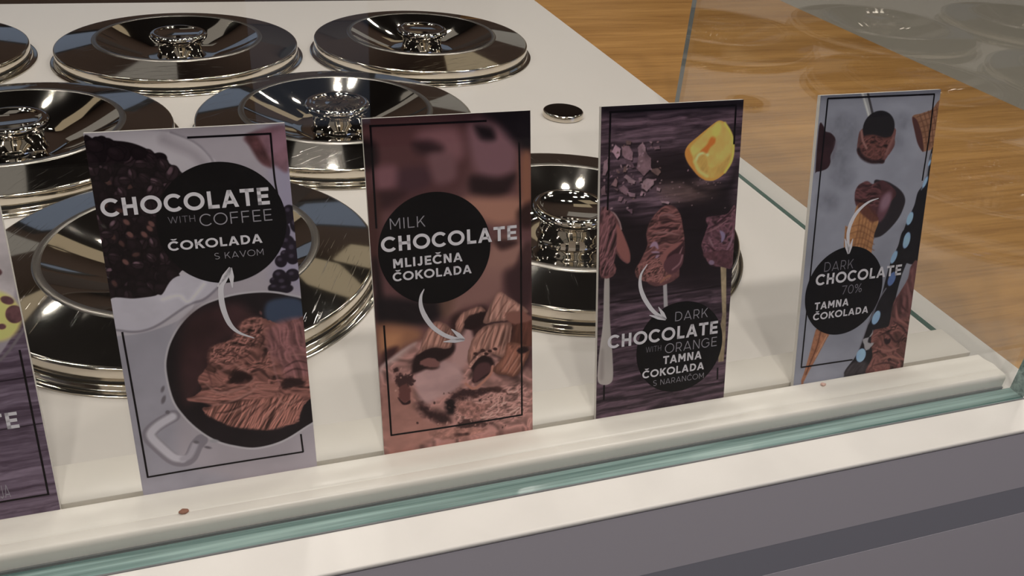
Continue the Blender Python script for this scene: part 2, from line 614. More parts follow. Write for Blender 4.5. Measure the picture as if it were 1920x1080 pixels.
LIDS = [((0.1133, 0.8736), 'far-row steel lid, the full one left of the far row, behind the coffee sign', 0.0), ((0.4582, 0.8684), 'far-row steel lid nearest the oak worktop', 0.3), ((0.2883, 0.5708), 'middle-row steel lid with embossed knob, between the coffee and milk signs', 0.4), ((-0.0524, 0.5646), 'middle-row steel lid cut by the left picture edge', 0.8999999999999999), ((0.1162, 0.2679), 'near steel lid hidden partly behind the coffee sign', 1.2), ((0.4638, 0.2644), 'near steel lid behind the gap between milk and orange signs', 1.5), ((-0.237, 0.876), 'far-row steel lid, only its right end shown at the left picture edge', 1.1)]
proto = None
for (lx, ly), lab, rz in LIDS:
    if proto is None:
        proto = make_lid(lab, P(lx, ly, 0))
        root = proto
    else:
        root = copy_tree(proto)
        root.location = P(lx, ly, 0)
        root['label'] = lab
    root.rotation_euler.z = rz
    if rz == 0.4:
        knob = [c for c in root.children if c.name.startswith('knob')][0]
        bm = bmesh.new()
        for k in range(28):
            a = 2 * math.pi * k / 28
            r_in, r_out, w = 0.014, 0.0255, 0.0011
            ca, sa = math.cos(a), math.sin(a)
            q = []
            for r, s, z in ((r_in, -1, 0.0337), (r_out, -1, 0.0337), (r_out, 1, 0.0337), (r_in, 1, 0.0337)):
                q.append((r * ca - s * w * sa, r * sa + s * w * ca, z))
            lo = [bm.verts.new(v) for v in q]
            hi = [bm.verts.new((v[0] * 0.99, v[1] * 0.99, 0.0345)) for v in q]
            bm.faces.new(hi)
            for i in range(4):
                j = (i + 1) % 4
                bm.faces.new((lo[i], lo[j], hi[j], hi[i]))
        # small bird-like wedge in the middle of the embossing
        for tri in (((-0.010, 0.001), (0.0, -0.004), (0.001, 0.002)), ((0.0, -0.004), (0.010, 0.003), (-0.001, 0.002))):
            bm.faces.new([bm.verts.new((x, y, 0.0344)) for x, y in tri])
        finish('embossing', bm, M['chrome_wall'], knob)

btn = thing('plug_cap', 'small round steel cap lying on the white counter behind the signs', 'cap', P(0.5774, 0.5758, 0))
bm = bmesh.new()
lathe(bm, [(0.0, 0.0003), (0.0252, 0.0003), (0.0262, 0.0010), (0.0262, 0.0068), (0.0256, 0.0080), (0.0246, 0.0084)], 80)
finish('rim', bm, M['chrome_wall'], btn, 50)
bm = bmesh.new()
lathe(bm, [(0.0246, 0.0084), (0.0, 0.0086)], 80)
finish('disc', bm, M['cap_dark'], btn, 50)


def crumb(label, x, y, z, r, m, seed):
    rnd = random.Random(seed)
    bm = bmesh.new()
    bmesh.ops.create_icosphere(bm, subdivisions=2, radius=r)
    for v in bm.verts:
        v.co *= rnd.uniform(0.75, 1.2)
        v.co.z *= 0.5
        v.co.x *= 1.3
        v.co.z += r * 0.45
    o = finish('crumb', bm, m, None, 60)
    o.location = P(x, y, z)
    tag(o, label, 'crumb')


# ------------------------------------------------------------------ printed signs: a small painter for the artwork
CW, CH = 100.0, 208.9           # visible sign face, in thousandths of a unit; v runs down from the top
NX, NY = 301, 629
GX, GY = np.meshgrid(np.linspace(0, CW, NX), np.linspace(0, CH, NY))


def value_noise(x, y, seed):
    rs = np.random.RandomState(seed)
    lat = rs.rand(64, 64)
    xi = np.floor(x).astype(int)
    yi = np.floor(y).astype(int)
    fx = x - xi
    fy = y - yi
    fx = fx * fx * (3 - 2 * fx)
    fy = fy * fy * (3 - 2 * fy)
    a = lat[yi % 64, xi % 64]
    b = lat[yi % 64, (xi + 1) % 64]
    c = lat[(yi + 1) % 64, xi % 64]
    d = lat[(yi + 1) % 64, (xi + 1) % 64]
    return (a * (1 - fx) + b * fx) * (1 - fy) + (c * (1 - fx) + d * fx) * fy


def fbm(sx, sy, seed, octv=4, ang=0.0, warp=0.0, x=None, y=None):
    x = GX if x is None else x
    y = GY if y is None else y
    ca, sa = math.cos(ang), math.sin(ang)
    u = (x * ca + y * sa) / sx
    v = (-x * sa + y * ca) / sy
    if warp:
        w = value_noise(x / 9.0 + 3, y / 9.0, seed + 77) - 0.5
        u = u + warp * w
        v = v + warp * (value_noise(x / 9.0, y / 9.0 + 9, seed + 78) - 0.5)
    t = 0
    amp, tot = 1.0, 0.0
    for k in range(octv):
        t = t + amp * value_noise(u * 2 ** k + 11 * k, v * 2 ** k + 7 * k, seed + k)
        tot += amp
        amp *= 0.55
    return t / tot


def smooth_closed(pts, sub=6):
    n = len(pts)
    p = np.array(pts, float)
    out = []
    for i in range(n):
        p0, p1, p2, p3 = p[i - 1], p[i], p[(i + 1) % n], p[(i + 2) % n]
        for k in range(sub):
            t = k / sub
            out.append(0.5 * ((2 * p1) + (-p0 + p2) * t + (2 * p0 - 5 * p1 + 4 * p2 - p3) * t * t + (-p0 + 3 * p1 - 3 * p2 + p3) * t ** 3))
    return np.array(out)


def smooth_open(pts, sub=6):
    p = np.array(pts, float)
    if len(p) < 3:
        return p
    q = np.vstack([2 * p[0] - p[1], p, 2 * p[-1] - p[-2]])
    out = []
    for i in range(1, len(q) - 2):
        p0, p1, p2, p3 = q[i - 1], q[i], q[i + 1], q[i + 2]
        for k in range(sub):
            t = k / sub
            out.append(0.5 * ((2 * p1) + (-p0 + p2) * t + (2 * p0 - 5 * p1 + 4 * p2 - p3) * t * t + (-p0 + 3 * p1 - 3 * p2 + p3) * t ** 3))
    out.append(p[-1])
    return np.array(out)


class Canvas:
    def __init__(self, col):
        self.im = np.ones((NY, NX, 3)) * np.array(col) / 255.0

    def window(self, lo, hi, pad):
        i0 = max(0, int((lo[0] - pad) / CW * (NX - 1)))
        i1 = min(NX, int((hi[0] + pad) / CW * (NX - 1)) + 2)
        j0 = max(0, int((lo[1] - pad) / CH * (NY - 1)))
        j1 = min(NY, int((hi[1] + pad) / CH * (NY - 1)) + 2)
        return slice(j0, max(j0, j1)), slice(i0, max(i0, i1))

    def blend(self, sl, a, col, tex):
        if a.size == 0:
            return
        c = np.ones(a.shape + (3,)) * np.array(col) / 255.0
        if tex:
            sx, sy, ang, amp, seed = tex[:5]
            n = fbm(sx, sy, seed, 4, ang, tex[5] if len(tex) > 5 else 0.0, GX[sl], GY[sl])
            c = c * (1 + amp * (n - 0.5) * 2)[..., None]
        self.im[sl] = self.im[sl] * (1 - a[..., None]) + np.clip(c, 0, 1) * a[..., None]

    def poly(self, pts, col, soft=0.5, smooth=True, tex=None, op=1.0, wob=0.0, seed=1):
        p = smooth_closed(pts) if smooth else np.array(pts, float)
        sl = self.window(p.min(0), p.max(0), soft + wob + 1)
        x, y = GX[sl], GY[sl]
        if x.size == 0:
            return
        if wob:
            x = x + wob * 2 * (fbm(2.2, 2.2, seed + 5, 3, 0, 0, GX[sl], GY[sl]) - 0.5)
            y = y + wob * 2 * (fbm(2.2, 2.2, seed + 9, 3, 0, 0, GX[sl], GY[sl]) - 0.5)
        d = np.full(x.shape, 1e9)
        ins = np.zeros(x.shape, bool)
        n = len(p)
        for i in range(n):
            ax, ay = p[i]
            bx, by = p[(i + 1) % n]
            ex, ey = bx - ax, by - ay
            wx, wy = x - ax, y - ay
            t = np.clip((wx * ex + wy * ey) / (ex * ex + ey * ey + 1e-12), 0, 1)
            d = np.minimum(d, (wx - ex * t) ** 2 + (wy - ey * t) ** 2)
            if ay != by:
                ins ^= ((ay > y) != (by > y)) & (x < ex * (y - ay) / (by - ay) + ax)
        sd = np.sqrt(d) * np.where(ins, 1, -1)
        a = np.clip(sd / soft + 0.5, 0, 1)
        a = a * a * (3 - 2 * a) * op
        self.blend(sl, a, col, tex)

    def ell(self, cx, cy, rx, ry, ang, col, soft=0.4, tex=None, op=1.0):
        m = max(rx, ry)
        sl = self.window((cx - m, cy - m), (cx + m, cy + m), soft + 1)
        ca, sa = math.cos(ang), math.sin(ang)
        x, y = GX[sl] - cx, GY[sl] - cy
        u, v = (x * ca + y * sa) / rx, (-x * sa + y * ca) / ry
        r = np.sqrt(u * u + v * v)
        a = np.clip((1 - r) * min(rx, ry) / soft + 0.5, 0, 1)
        self.blend(sl, a * a * (3 - 2 * a) * op, col, tex)

    def line(self, pts, w, col, soft=0.4, op=1.0, tex=None, smooth=True, taper=False):
        p = smooth_open(pts) if smooth else np.array(pts, float)
        sl = self.window(p.min(0), p.max(0), w + soft + 1)
        x, y = GX[sl], GY[sl]
        if x.size == 0:
            return
        best = np.full(x.shape, -1e9)
        n = len(p)
        for i in range(n - 1):
            ax, ay = p[i]
            ex, ey = p[i + 1] - p[i]
            wx, wy = x - ax, y - ay
            t = np.clip((wx * ex + wy * ey) / (ex * ex + ey * ey + 1e-12), 0, 1)
            d = np.sqrt((wx - ex * t) ** 2 + (wy - ey * t) ** 2)
            ww = w / 2
            if taper:
                f = (i + t) / (n - 1)
                ww = ww * np.sin(np.pi * np.clip(f, 0.02, 0.98)) ** 0.6
            best = np.maximum(best, ww - d)
        a = np.clip(best / soft + 0.5, 0, 1)
        self.blend(sl, a * op, col, tex)

    def wood(self, dark, pale, ang=0.0, seed=3, sx=34, sy=1.5, pts=None):
        n = fbm(sx, sy, seed, 5, ang, 0.6)
        n2 = fbm(5, 1.0, seed + 20, 3, ang)
        f = np.clip((n - 0.28) / 0.46, 0, 1) * 0.75 + 0.25 * n2
        f = np.clip(f, 0, 1)[..., None]
        self.im[:] = np.array(dark) / 255.0 * (1 - f) + np.array(pale) / 255.0 * f

    def relief(self, pts, col, sx, sy, ang, k, seed, soft=1.0, warp=0.8, light=(-0.5, -0.85), smooth=True, op=1.0, wob=0.0, ridge=True):
        """a lumpy or folded surface as the photograph printed on the sign shows it"""
        p = smooth_closed(pts) if smooth else np.array(pts, float)
        h = fbm(sx * 1.25, sy * 1.25, seed, 3, ang, warp)
        if ridge:
            h = 1 - np.abs(2 * h - 1) * 1.6
        gy, gx = np.gradient(h, CH / (NY - 1), CW / (NX - 1))
        sh = (gx * light[0] + gy * light[1])
        sh = np.tanh(sh * k * 0.5)
        val = np.clip(1 + 0.40 * sh + 0.28 * (h - h.mean()) * 2, 0.18, 1.75)
        keep = self.im.copy()
        self.im = np.clip(np.array(col) / 255.0 * val[..., None], 0, 1)
        lay = self.im
        self.im = keep
        mask = Canvas((0, 0, 0))
        mask.poly(p, (255, 255, 255), soft, False, None, op, wob, seed)
        a = mask.im[..., :1]
        self.im = keep * (1 - a) + lay * a

    def grade(self, sat, tint):
        l = self.im.mean(-1, keepdims=True)
        self.im = np.clip((l + (self.im - l) * sat) * np.array(tint), 0, 1)

    def tone(self, gamma, gain):
        self.im = np.clip(self.im, 0, 1) ** gamma * gain

    def mottle(self, sx, sy, amp, seed, ang=0.0):
        self.im *= (1 + amp * 2 * (fbm(sx, sy, seed, 4, ang) - 0.5))[..., None]

    def bean(self, cx, cy, r, ang, tone):
        base = (22 + 26 * tone, 13 + 18 * tone, 17 + 20 * tone)
        self.ell(cx, cy, r * 1.12, r * 0.86, ang, (16, 9, 13), 0.5)
        self.ell(cx, cy, r, r * 0.74, ang, base, 0.6)
        ca, sa = math.cos(ang), math.sin(ang)
        self.ell(cx - 0.22 * r, cy - 0.32 * r, r * 0.55, r * 0.30, ang, (70 + 95 * tone, 48 + 75 * tone, 56 + 80 * tone), 0.9, None, 0.06 + 0.8 * tone * tone)
        if tone > 0.3:
            self.line([(cx - r * 0.85 * ca, cy - r * 0.85 * sa), (cx + 0.12 * r * sa, cy - 0.12 * r * ca), (cx + r * 0.85 * ca, cy + r * 0.85 * sa)], 0.5, (22, 12, 16), 0.4)

    def beans(self, pts, n, r, seed, warm=0.12):
        p = smooth_closed(pts)
        rnd = random.Random(seed)
        lo, hi = p.min(0), p.max(0)
        k = 0
        for _ in range(n * 8):
            x, y = rnd.uniform(lo[0], hi[0]), rnd.uniform(lo[1], hi[1])
            c = False
            m = len(p)
            for i in range(m):
                (ax, ay), (bx, by) = p[i], p[(i + 1) % m]
                if (ay > y) != (by > y) and x < (bx - ax) * (y - ay) / (by - ay) + ax:
                    c = not c
            if not c:
                continue
            self.bean(x, y, r * rnd.uniform(0.75, 1.15), rnd.uniform(0, 3.14), 0.85 * rnd.random() ** 2.2)
            if rnd.random() < warm:
                self.ell(x, y, r * 0.5, r * 0.3, rnd.uniform(0, 3), (104, 64, 54), 0.8, None, 0.6)
            k += 1
            if k >= n:
                break

    def run(self, ops):
        for op in ops:
            getattr(self, op[0])(*op[1], **op[2])


# ------------------------------------------------------------------ geometric sans capitals built from bars and arcs
def glyph(ch, t):
    """returns (list of polygons in cap-height units, advance width); t = stroke thickness"""
    S = []

    def bar(x0, y0, x1, y1):
        S.append([(x0, y0), (x1, y0), (x1, y1), (x0, y1)])

    def diag(xa, xb, y0=0.0, y1=1.0, k=None):
        # slanted stroke from (xa, y0) to (xb, y1), cut level at both ends; xa, xb are stroke centres
        dx, dy = xb - xa, y1 - y0
        h = (t if k is None else k) * math.hypot(dx, dy) / dy / 2
        S.append([(xa - h, y0), (xa + h, y0), (xb + h, y1), (xb - h, y1)])

    def arc(cx, cy, rx, ry, a0, a1, n=28):
        for i in range(n):
            b0 = math.radians(a0 + (a1 - a0) * i / n)
            b1 = math.radians(a0 + (a1 - a0) * (i + 1) / n)
            S.append([(cx + (rx - t) * math.cos(b0), cy + (ry - t) * math.sin(b0)), (cx + rx * math.cos(b0), cy + ry * math.sin(b0)),
                      (cx + rx * math.cos(b1), cy + ry * math.sin(b1)), (cx + (rx - t) * math.cos(b1), cy + (ry - t) * math.sin(b1))])

    if ch == ' ':
        return S, 0.30
    if ch in 'C\u010cG':
        arc(0.52, 0.5, 0.52, 0.515, 42, 318 if ch != 'G' else 340)
        w = 0.93
        if ch == 'G':
            bar(0.98 - t, 0.20, 0.98, 0.52)
            bar(0.60, 0.52 - t * 0.9, 0.98, 0.52)
            w = 1.02
        if ch == '\u010c':
            k = t * 0.8
            diag(0.56, 0.39, 1.09, 1.25, k)
            diag(0.56, 0.73, 1.09, 1.25, k)
    elif ch == 'O':
        arc(0.545, 0.5, 0.545, 0.515, 0, 360, 44)
        w = 1.09
    elif ch == '0':
        arc(0.36, 0.5, 0.36, 0.51, 0, 360, 40)
        w = 0.72
    elif ch == 'H':
        bar(0.06, 0, 0.06 + t, 1)
        bar(0.80 - t, 0, 0.80, 1)
        bar(0.06, 0.5 - t / 2, 0.80, 0.5 + t / 2)
        w = 0.86
    elif ch == 'L':
        bar(0.06, 0, 0.06 + t, 1)
        bar(0.06, 0, 0.66, t)
        w = 0.67
    elif ch == 'T':
        bar(0, 1 - t, 0.76, 1)
        bar(0.38 - t / 2, 0, 0.38 + t / 2, 1)
        w = 0.76
    elif ch in 'EF':
        bar(0.06, 0, 0.06 + t, 1)
        bar(0.06, 1 - t, 0.70, 1)
        bar(0.06, 0.5 - t / 2, 0.65, 0.5 + t / 2)
        if ch == 'E':
            bar(0.06, 0, 0.71, t)
        w = 0.73
    elif ch == 'I':
        bar(0.07, 0, 0.07 + t, 1)
        w = 0.14 + t
    elif ch == 'J':
        bar(0.52 - t, 0.30, 0.52, 1)
        arc(0.26, 0.30, 0.26, 0.31, 200, 360, 20)
        w = 0.60
    elif ch == 'A':
        h = t * 0.56
        diag(h, 0.47, 0, 1)
        diag(0.94 - h, 0.47, 0, 1)
        bar(0.20, 0.20, 0.74, 0.20 + t * 0.9)
        w = 0.94
    elif ch == 'V':
        h = t * 0.56
        diag(0.45, h, 0, 1)
        diag(0.45, 0.90 - h, 0, 1)
        w = 0.90
    elif ch == 'W':
        h = t * 0.55
        diag(0.36, h, 0, 1)
        diag(0.36, 0.66, 0, 1)
        diag(0.96, 0.66, 0, 1)
        diag(0.96, 1.32 - h, 0, 1)
        w = 1.32
    elif ch == 'M':
        bar(0.06, 0, 0.06 + t, 1)
        bar(0.98 - t, 0, 0.98, 1)
        diag(0.52, 0.06 + t * 0.6, 0.28, 1)
        diag(0.52, 0.98 - t * 0.6, 0.28, 1)
        w = 1.04
    elif ch == 'N':
        bar(0.06, 0, 0.06 + t, 1)
        bar(0.84 - t, 0, 0.84, 1)
        diag(0.84 - t * 0.6, 0.06 + t * 0.6, 0, 1)
        w = 0.90
    elif ch == 'K':
        bar(0.06, 0, 0.06 + t, 1)
        diag(0.16, 0.72, 0.36, 1)
        diag(0.76, 0.36, 0, 0.60)
        w = 0.84
    elif ch == 'D':
        bar(0.06, 0, 0.06 + t, 1)
        bar(0.06, 1 - t, 0.40, 1)
        bar(0.06, 0, 0.40, t)
        arc(0.40, 0.5, 0.48, 0.5, -90, 90, 26)
        w = 0.91
    elif ch == 'R':
        bar(0.06, 0, 0.06 + t, 1)
        bar(0.06, 1 - t, 0.44, 1)
        bar(0.06, 0.34, 0.44, 0.34 + t)
        arc(0.44, 0.67, 0.30, 0.33, -90, 90, 22)
        diag(0.70, 0.44, 0, 0.36)
        w = 0.80
    elif ch == 'S':
        arc(0.36, 0.74, 0.33, 0.265, 35, 270, 24)
        arc(0.36, 0.26 + t / 2 - t / 2, 0.35, 0.265 + t * 0.0, -145, 90, 24)
        if t > 0.1:
            bar(0.30, 0.475, 0.42, 0.475 + t * 0.3)
        w = 0.74
    elif ch == '7':
        bar(0, 1 - t, 0.66, 1)
        diag(0.20, 0.66 - t * 0.55, 0, 1)
        w = 0.66
    elif ch == '%':
        arc(0.20, 0.76, 0.20, 0.24, 0, 360, 24)
        arc(0.74, 0.24, 0.20, 0.24, 0, 360, 24)
        diag(0.16, 0.78, 0, 1)
        w = 0.94
    else:
        w = 0.5
    return S, w


def lettering(bm, s, t, u0, vb, width, cap, track=0.09):
    polys, x = [], 0.0
    for i, ch in enumerate(s):
        g, w = glyph(ch, t)
        for q in g:
            polys.append([(px + x, py) for px, py in q])
        x += w + track
    x -= track
    k = width / x
    for q in polys:
        vs = [bm.verts.new(((u0 + px * k - CW / 2) / 1000, 0, (CH - vb + py * cap) / 1000)) for px, py in q]
        f = bm.faces.new(vs)
    return


def face_front(bm):
    """turn every flat face towards the viewer side of the sign (-y)"""
    bm.normal_update()
    for f in bm.faces:
        if f.normal.y > 0:
            f.normal_flip()


def stroke_mesh(bm, pts, widths):
    p = smooth_open(pts, 8)
    n = len(p)
    ws = np.interp(np.linspace(0, 1, n), np.linspace(0, 1, len(widths)), widths)
    L, R = [], []
    for i in range(n):
        d = p[min(i + 1, n - 1)] - p[max(i - 1, 0)]
        d = d / (np.hypot(*d) + 1e-9)
        nn = np.array([-d[1], d[0]]) * ws[i] / 2
        for lst, q in ((L, p[i] + nn), (R, p[i] - nn)):
            lst.append(bm.verts.new(((q[0] - CW / 2) / 1000, 0, (CH - q[1]) / 1000)))
    for i in range(n - 1):
        bm.faces.new((L[i], L[i + 1], R[i + 1], R[i]))


SIGNS = []
ops = [
    ('wood',((62,48,62),(128,112,130)),{'seed':31,'sx':40,'sy':2.2}),
    ('line',([(0,131),(101,128)],0.9,(36,26,36)),{}),
    ('line',([(0,158),(101,156)],0.7,(40,30,40)),{}),
    ('ell',(56,62,50,66,0.05,(150,140,150)),{'soft':1}),
    ('ell',(54,60,48,64,0.05,(176,166,170)),{'soft':2,'tex':(9,9,0,0.14,4)}),
    ('ell',(52,58,40,54,0.05,(205,190,168)),{'soft':3,'tex':(7,7,0,0.2,8)}),
    ('ell',(84,30,9,12,0.4,(214,192,110)),{'soft':2}),
    ('ell',(90,42,7,5,0.2,(196,150,70)),{'soft':2}),
    ('ell',(88,92,12,14,0.1,(205,190,120)),{'soft':3}),
    ('ell',(70,80,14,10,0.3,(215,205,190)),{'soft':3}),
    ('ell',(92,68,3.4,2.4,0.3,(92,62,66)),{'soft':0.8,'tex':(3,3,0,0.3,92)}),
    ('ell',(86,74,2.2,1.6,0.9,(92,62,66)),{'soft':0.8,'tex':(3,3,0,0.3,86)}),
    ('ell',(95,84,3.2,2.2,0.5,(92,62,66)),{'soft':0.8,'tex':(3,3,0,0.3,95)}),
    ('ell',(97,92,4.2,5,0.2,(92,62,66)),{'soft':0.8,'tex':(3,3,0,0.3,97)}),
    ('ell',(90,98,2,1.6,0,(92,62,66)),{'soft':0.8,'tex':(3,3,0,0.3,90)}),
    ('ell',(72,52,2.6,2,0.4,(92,62,66)),{'soft':0.8,'tex':(3,3,0,0.3,72)}),
    ('ell',(62,98,3,2.2,0.2,(92,62,66)),{'soft':0.8,'tex':(3,3,0,0.3,62)}),
    ('line',([(8,98),(30,121),(56,128),(84,118),(104,96)],1.4,(110,100,108)),{'soft':0.6}),
]
SIGNS.append(dict(ops=ops, **{'x':-0.052,'label':'wood-plank sign at the left picture edge with a bowl of pale ice cream','base':(90,76,90),'border':[[(96,112),(95.6,200)],[(96.1,199.6),(4,199.6)],[(4,200),(4,112)]],'bw':1.1,'text':[('CHOCOLATE','b','ink_white',8,156.5,80.8,9.6),('JA','l','ink_grey',72.3,197.5,5,8)]}))
